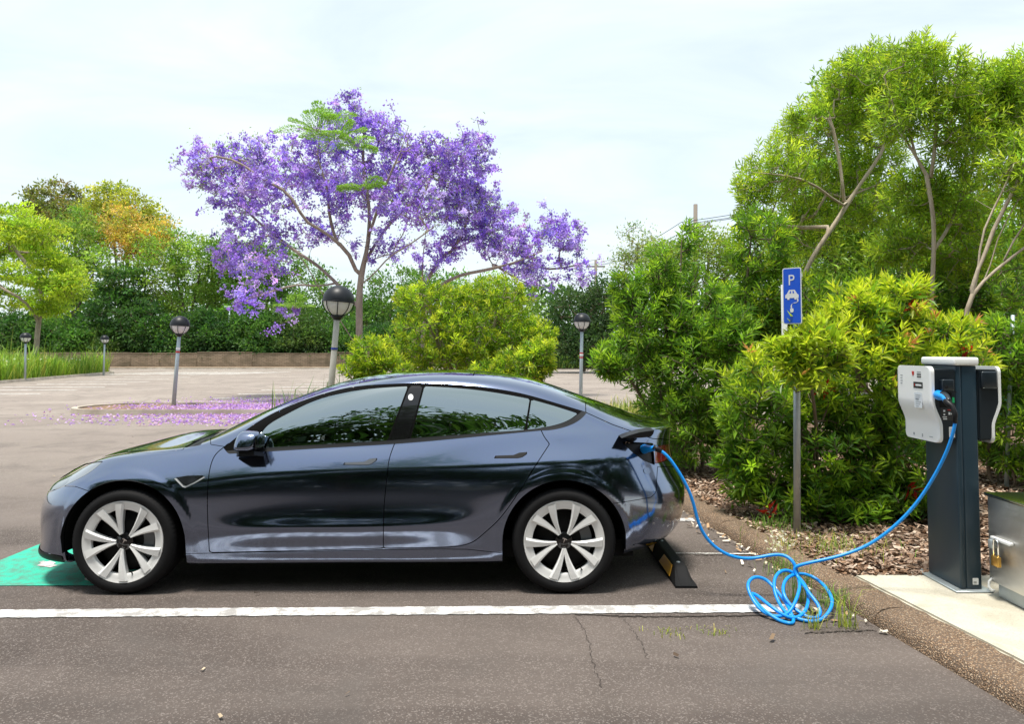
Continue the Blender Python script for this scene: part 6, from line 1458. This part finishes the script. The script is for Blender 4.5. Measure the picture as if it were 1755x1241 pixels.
finish(*shrub("bottlebrush_shrub", "upright bright green shrub behind the blue sign", RS, (at(1310, 700, Y).x, Y, .08), lobes, 620, 14, .18, .14, .028, 83, [(.09, .20, .026), (.12, .24, .03)], YOUNGG + LIMEY[:1], None, 0, 6, .045, .004, .7)[:4])
Y = 8.3
lobes = [LP(1720, 700, 70, 100, Y, .6), LP(1700, 590, 60, 60, Y, .6), LP(1775, 640, 60, 120, Y, .6), LP(1655, 700, 40, 90, Y + .4, .4), LP(1740, 790, 50, 40, Y, .4)]
finish(*shrub("bottlebrush_shrub", "low shrub with arching leafy shoots right of the charger", RS, (at(1715, 760, Y).x, Y, .08), lobes, 480, 14, .17, .14, .028, 84, OLDG, YOUNGG, None, 0, 6, .03, .004, .4)[:4])
Y = 11.0
lobes = [LP(1470, 520, 110, 60, Y, .8), LP(1600, 500, 100, 80, Y, .8), LP(1710, 500, 90, 90, Y, .8), LP(1560, 600, 120, 90, Y, .7), LP(1690, 620, 90, 90, Y, .7), LP(1420, 600, 90, 80, Y, .7)]
finish(*shrub("bottlebrush_shrub", "dark hedge-like shrub filling the back of the bed", RS, (at(1570, 680, Y).x, Y, .08), lobes, 900, 13, .20, .15, .032, 85, [(.06, .15, .022), (.085, .19, .028)], [(.24, .40, .04), (.34, .48, .045)], None, 0, 7, .05, .005, .5)[:4])
# lime shrubs in the lamp island
Y = 14.0
lobes = [LP(820, 560, 100, 75, Y, 1.0), LP(740, 570, 80, 75, Y, .9), LP(850, 505, 70, 40, Y, .7), LP(735, 510, 70, 34, Y, .7), LP(890, 600, 65, 50, Y, .8), LP(780, 620, 100, 40, Y, .9), LP(920, 570, 40, 30, Y, .5)]
finish(*shrub("lime_shrub", "lime green rounded shrub behind the car roof", "lime shrubs in the lamp island", (at(800, 690, Y).x, Y, .1), lobes, 1250, 12, .17, .12, .036, 86, [(.17, .31, .03), (.24, .38, .035)], LIMEY, None, 0, 9, .05, .005, .55, bark=m_bark_grey)[:4], m=m_leaf)
Y = 13.0
lobes = [LP(635, 610, 45, 42, Y, .5), LP(660, 640, 55, 40, Y, .5), LP(610, 630, 30, 28, Y, .4)]
finish(*shrub("lime_shrub", "small lime shrub at the foot of the biggest lamp", "lime shrubs in the lamp island", (at(640, 700, Y).x, Y, .1), lobes, 330, 12, .15, .11, .034, 87, [(.17, .31, .03), (.24, .38, .035)], LIMEY, None, 0, 5, .03, .004, .5, bark=m_bark_grey)[:4], m=m_leaf)
Y = 12.5
lobes = [LP(900, 625, 55, 36, Y, .5), LP(850, 640, 50, 30, Y, .5), LP(925, 600, 34, 26, Y, .4)]
finish(*shrub("lime_shrub", "lower lime shrub over the rear of the car roof", "lime shrubs in the lamp island", (at(890, 690, Y).x, Y, .1), lobes, 330, 12, .15, .115, .034, 88, [(.14, .28, .03), (.20, .34, .035)], LIMEY, None, 0, 5, .03, .004, .5, bark=m_bark_grey)[:4], m=m_leaf)

# --- tall trees over the right-hand bed
RT = "tall narrow-leaved trees over the bed"
GT_O = [(.24, .38, .045), (.31, .44, .05), (.18, .30, .04)]; GT_Y = [(.50, .60, .055), (.58, .64, .07), (.40, .52, .05)]
Y = 11.6; P_ = lambda x, y, dy=0: tuple(at(x, y, Y + dy))
b = (at(1345, 600, Y).x, Y, .1)
limbs = [[b, P_(1360, 540), P_(1388, 450), P_(1425, 392), P_(1452, 350), P_(1485, 300), P_(1512, 258), P_(1530, 200)], [P_(1450, 352), P_(1444, 320), P_(1440, 285), P_(1432, 240), P_(1420, 190)], [P_(1436, 370), P_(1440, 340), P_(1440, 318)], [P_(1452, 350), P_(1400, 320, -.4), P_(1340, 300, -.6), P_(1290, 295, -.6)], [P_(1425, 392), P_(1360, 390, .4), P_(1310, 380, .5)]]
lobes = [LP(1330, 290, 70, 60, Y, .8), LP(1290, 330, 42, 50, Y, .5), LP(1400, 220, 75, 65, Y + .6, .8), LP(1450, 170, 70, 60, Y + .5, .8), LP(1365, 195, 28, 28, Y, .3), LP(1500, 240, 70, 70, Y + .9, .6), LP(1400, 320, 80, 70, Y + .9, .6), LP(1480, 330, 80, 80, Y + 1.0, .6), LP(1480, 120, 70, 50, Y, .8), LP(1370, 400, 80, 60, Y + .9, .6), LP(1540, 140, 60, 60, Y, .8), LP(1278, 385, 28, 40, Y, .3)]
finish(*shrub("narrow_leaved_tree", "tree with a slanting pale trunk left of the charger's trees", RT, b, lobes, 1650, 13, .22, .125, .026, 91, GT_O, GT_Y, None, 0, 0, .036, .0032, .45, .35, limbs, m_bark_pale, "tree", step=.25)[:4])
Y = 9.8; P_ = lambda x, y, dy=0: tuple(at(x, y, Y + dy)); b = (at(1592, 640, Y).x, Y, .1)
limbs = [[b, P_(1594, 560), P_(1597, 500), P_(1600, 430), P_(1599, 370), P_(1593, 330), P_(1588, 300)], [P_(1588, 300), P_(1565, 260), P_(1545, 225), P_(1532, 180), P_(1515, 130)], [P_(1592, 310), P_(1602, 250), P_(1606, 190), P_(1604, 140), P_(1598, 90)], [P_(1570, 270), P_(1560, 230), P_(1552, 190), P_(1560, 140)], [P_(1600, 430), P_(1630, 380, .3), P_(1650, 320, .4), P_(1665, 260, .5)], [P_(1606, 200), P_(1630, 160), P_(1660, 110)]]
lobes = [LP(1545, 190, 60, 70, Y, .7), LP(1600, 140, 70, 60, Y, .8), LP(1650, 220, 70, 70, Y, .8), LP(1570, 330, 60, 60, Y + .5, .6), LP(1680, 150, 60, 60, Y, .7), LP(1640, 340, 70, 70, Y + .4, .7), LP(1560, 100, 70, 45, Y, .7), LP(1540, 420, 60, 50, Y + .6, .6), LP(1650, 430, 70, 60, Y + .6, .6)]
finish(*shrub("narrow_leaved_tree", "tree with a straight pale trunk rising above the charger", RT, b, lobes, 1250, 12, .22, .125, .026, 92, GT_O, GT_Y, None, 0, 0, .028, .0028, .45, .35, limbs, m_bark_pale, "tree", step=.25)[:4])
Y = 9.0; P_ = lambda x, y, dy=0: tuple(at(x, y, Y + dy)); b = (at(1650, 640, Y).x, Y, .1)
limbs = [[b, P_(1655, 560), P_(1664, 510), P_(1690, 478), P_(1720, 452), P_(1755, 425), P_(1800, 390)], [P_(1670, 500), P_(1678, 440), P_(1690, 385), P_(1712, 340), P_(1735, 290)], [P_(1690, 475), P_(1710, 410), P_(1735, 360), P_(1765, 310)], [P_(1664, 510), P_(1672, 470), P_(1682, 450), P_(1700, 400), P_(1740, 320), P_(1770, 240)], [P_(1720, 452), P_(1745, 400), P_(1775, 360)]]
lobes = [LP(1730, 270, 60, 60, Y, .6), LP(1790, 220, 70, 90, Y, .7), LP(1780, 330, 60, 60, Y, .6), LP(1720, 190, 60, 50, Y + .6, .6), LP(1760, 130, 70, 60, Y + .4, .7), LP(1820, 400, 60, 80, Y, .6)]
finish(*shrub("narrow_leaved_tree", "multi-stemmed tree with thin bare stems at the right edge", RT, b, lobes, 640, 12, .22, .12, .024, 93, GT_O, GT_Y, None, 0, 0, .028, .003, .45, .35, limbs, m_bark_pale, "tree", step=.25)[:4])
Y = 15.5; b = (at(1600, 640, Y).x, Y, .1)
lobes = [LP(1455, 165, 60, 60, Y, 1.0), LP(1690, 190, 80, 60, Y, 1.2), LP(1560, 370, 130, 80, Y, 1.4), LP(1700, 390, 120, 90, Y, 1.4), LP(1420, 330, 80, 80, Y, 1.2), LP(1780, 200, 80, 120, Y, 1.2), LP(1400, 430, 90, 80, Y, 1.2), LP(1520, 480, 120, 70, Y, 1.2), LP(1690, 500, 120, 70, Y, 1.2)]
tree("broadleaf_tree", "tall dark-leaved tree behind the pale-trunked trees", "tree", RT, b, lobes, [(.14, .26, .042), (.20, .33, .05), (.28, .42, .058), (.36, .48, .066)], 1350, 26, .17, .13, .045, m_bark, .16, seed=94, step=.5, twig=.007, lm=m_leaf_gl)
far_tree("backdrop tree closing the gap behind the right bed", [(1330, 520, 90, 90, 0), (1450, 480, 110, 120, 0), (1600, 470, 120, 130, 0), (1740, 480, 110, 130, 0), (1250, 570, 60, 50, 0)], 26, [(.10, .21, .036), (.15, .28, .045), (.20, .33, .055)], 620, 34, .20, .085, 33, spread=.36)

# --- trees on the near side of the car park, behind the camera: the car's glass and paint mirror them
NB = "trees standing behind the viewer"
for k, (x, y, h, w) in enumerate([(-9.5, -6.8, 11.2, 4.2), (-3.8, -7.8, 12.4, 4.4), (2.2, -7.0, 11.3, 4.2), (8.0, -7.6, 12.0, 4.4), (14.5, -7.2, 12.6, 4.0), (-16.5, -8.2, 13.2, 4.6)]):
    lobes = [((x, y, h * .72), (w * .8, w * .7, h * .25)), ((x - w * .55, y + .8, h * .55), (w * .6, w * .5, h * .18)), ((x + w * .6, y + .4, h * .58), (w * .6, w * .5, h * .2)), ((x + .4, y + 1.2, h * .42), (w * .7, w * .45, h * .14)), ((x, y, h * .22), (w * .8, w * .5, h * .14))]
    tree("broadleaf_tree", ["second tree from the left behind the viewer", "tallest tree behind the viewer", "tree directly behind the viewer's right shoulder", "second tree from the right behind the viewer", "rightmost tree behind the viewer", "leftmost tree behind the viewer"][k], "tree", NB, (x, y, 0), lobes, [(.05, .10, .02), (.07, .14, .03), (.035, .08, .018)], 230, 26, .34, .40, .20, m_bark, .28, seed=120 + k, step=.7, twig=.018)

# unseen hedge and dark bed, added to darken what the car paint mirrors
for k in range(7):
    x = -18 + 6.0 * k; lobes = [((x, -10.5, 1.9), (3.3, 1.2, 2.1)), ((x + 2.6, -10.2, 2.6), (2.2, 1.1, 2.4))]
    tree("added_hedge_shrub", ["leftmost added hedge shrub behind the viewer", "second added hedge shrub from the left behind the viewer", "third added hedge shrub from the left behind the viewer", "middle added hedge shrub behind the viewer", "third added hedge shrub from the right behind the viewer", "second added hedge shrub from the right behind the viewer", "rightmost added hedge shrub behind the viewer"][k], "shrub", "added hedge shrubs behind the viewer", (x, -10.5, 0), lobes, [(.035, .08, .02), (.05, .11, .025)], 150, 40, .34, .34, .18, m_bark, .08, seed=150 + k, step=.6, twig=.012)
tag(mesh_obj("added_dark_bed", [(-40, -40, .02), (40, -40, .02), (40, -3.6, .02), (-40, -3.6, .02)], [(0, 1, 2, 3)], m_leafsoil), kind="structure")  # added dark sheet out of view, keeps the mirrored ground dark
# far woodland that reads as one mass
r = np.random.default_rng(77); n = 26000; u_ = r.uniform(-130, 110, n); top_ = 9 + 2.2 * np.sin(u_ * .11) + 1.6 * np.sin(u_ * .31 + 1); C = np.column_stack([u_, 104 + r.normal(0, 2.5, n), 2 + (top_ - 2) * r.random(n) ** .8])
o = leaves("distant_woodland", C, unit_v(r.normal(size=(n, 3))), .9, .55, pick([(.08, .17, .04), (.12, .22, .05), (.06, .13, .035)], n, r), m_leaf, None, r); tag(o, "dark mass of distant woodland closing the horizon", "woodland", kind="stuff")

# --- grasses and weeds
m_grass = leaf_mat("grass_blade", .5, .35)
def blades(name, C, H, W, lean, cols, seed, parent=None, label=None, cat="grass"):
    r = np.random.default_rng(seed); n = len(C); az = r.random(n) * 6.28; H = H * np.exp(r.normal(0, .25, n)); le = lean * r.random(n) ** .7
    d = np.column_stack([np.cos(az), np.sin(az), np.zeros(n)]); s = np.column_stack([-np.sin(az), np.cos(az), np.zeros(n)]); V = np.empty((n, 5, 3)); up = np.array([0, 0, 1.])
    h = H[:, None]; w = (W * np.ones(n))[:, None]; l_ = le[:, None]
    V[:, 0] = C - s * w * .5; V[:, 1] = C + s * w * .5; m1 = C + up * h * .6 + d * h * l_ * .35; V[:, 2] = m1 + s * w * .42; V[:, 3] = m1 - s * w * .42; V[:, 4] = C + up * h * (1 - .45 * l_) + d * h * l_
    b = np.arange(n)[:, None] * 5; lo = np.concatenate([b + np.array([[0, 1, 2, 3]]), b + np.array([[3, 2, 4]])], 1).ravel(); sz = np.tile([4, 3], n)
    o = np_mesh(name, V.reshape(-1, 3), lo, sz, m_grass, parent, False, np.repeat(np.column_stack([pick(cols, n, r, .18), np.ones(n)]), 5, 0))
    if label: tag(o, label, cat, kind="stuff")
    return o
r = np.random.default_rng(33); n = 15000
y = 31.5 + 19.4 * r.random(n); x = -24.6 - 15 * r.random(n) ** 1.3 - (y - 34.9) * .184
blades("tall_grass", np.column_stack([x, y, np.full(n, .09)]), 1.15 + .35 * np.sin(x * .9 + 1) * np.sin(y * .8), .04, .9, [(.20, .34, .035), (.28, .42, .05), (.14, .27, .03), (.36, .44, .08)], 34, None, "tall bright grass filling the left planted island")
k = 520; fx = -24.8 - 12 * r.random(k); fy = 32 + 15 * r.random(k); fz = .75 + .35 * r.random(k)
o = leaves("daisy_flowers", np.column_stack([fx - (fy - 34.9) * .184, fy, fz]), unit_v(np.column_stack([r.normal(size=(k, 2)), np.full(k, .5)])), .11, .10, np.tile([.85, .85, .80], (k, 1)), m_leaf, None, r); tag(o, "white daisies dotted over the tall grass", "flowers", kind="stuff")
n = 2600; x = at(580, 640, 13).x + r.normal(0, .35, n); y = 12.6 + r.normal(0, .5, n); blades("strap_grass", np.column_stack([x, y, np.full(n, .09)])[:900], .75, .022, .9, [(.10, .18, .06), (.16, .24, .08), (.22, .28, .12)], 35, None, "grey-green strappy grass at the foot of the biggest lamp")
n = 5000; x = r.uniform(at(935, 630, 60).x, at(1085, 630, 60).x, n); y = r.uniform(61.5, 64.5, n); blades("verge_grass", np.column_stack([x, y, np.full(n, .1)]), 1.1, .06, .9, [(.10, .20, .04), (.17, .28, .05), (.24, .32, .07)], 36, None, "long grass on the verge beyond the right lamp")
n = 3200; x = r.uniform(-1.0, 3.2, n); y = r.uniform(15.2, 16.9, n); blades("island_grass", np.column_stack([x, y, np.full(n, .09)]), .35, .02, .9, [(.20, .30, .05), (.34, .38, .08), (.42, .38, .14)], 37, None, "dry grass along the back of the lamp island")
def tuft(name, px_, py_, n, h, spread, cols, seed, label, z=.0, w=.0045, lean=1.0):
    c = np.array(gr(px_, py_, z)); r = np.random.default_rng(seed); C = c + np.column_stack([r.normal(0, spread, n), r.normal(0, spread * .7, n), np.zeros(n)])
    return blades(name, C, h, w, lean, cols, seed, None, label)
YG = [(.42, .46, .08), (.55, .52, .16), (.30, .40, .06)]; GG = [(.16, .32, .05), (.24, .40, .07)]
tuft("grass_tuft", 1397, 1078, 34, .13, .035, YG, 1, "yellowing grass tuft growing in front of the cable coil")
tuft("grass_tuft", 1452, 1076, 34, .20, .03, YG, 2, "thin grass tuft in the gutter right of the coil")
tuft("grass_tuft", 1150, 1086, 46, .025, .06, YG, 3, "flat yellow weed in the crack at the bottom edge")
tuft("grass_tuft", 1230, 1085, 46, .025, .05, YG, 4, "flat yellow weed right of the other in the crack")
tuft("grass_tuft", 1375, 1030, 70, .22, .05, GG, 5, "feathery green weed growing through the cable loops", 0, .0035, .7)
tuft("grass_tuft", 1335, 985, 55, .16, .06, GG, 6, "green weed on the gutter behind the coil", .0, .004, .8)
tuft("grass_tuft", 1430, 1040, 50, .14, .05, GG, 7, "green weed at the kerb foot right of the coil", 0.02)
tuft("grass_tuft", 1420, 940, 240, .09, .24, GG + YG, 8, "sparse green weeds over the mulch beside the cable", .09, .004)
tuft("grass_tuft", 1330, 905, 130, .10, .14, GG, 9, "low weeds on the mulch at the sign post's foot", .09, .004)
c = np.array(gr(1337, 960, .03)); k = 60; r = np.random.default_rng(9)
o = leaves("white_weed_flowers", c + np.column_stack([r.normal(0, .05, k), r.normal(0, .05, k), .05 + .16 * r.random(k)]), unit_v(r.normal(size=(k, 3)) + np.array([0, 0, .6])), .022, .02, np.tile([.85, .84, .78], (k, 1)), m_leaf, None, r); tag(o, "tiny white weed flowers behind the cable coil", "flowers", kind="stuff")
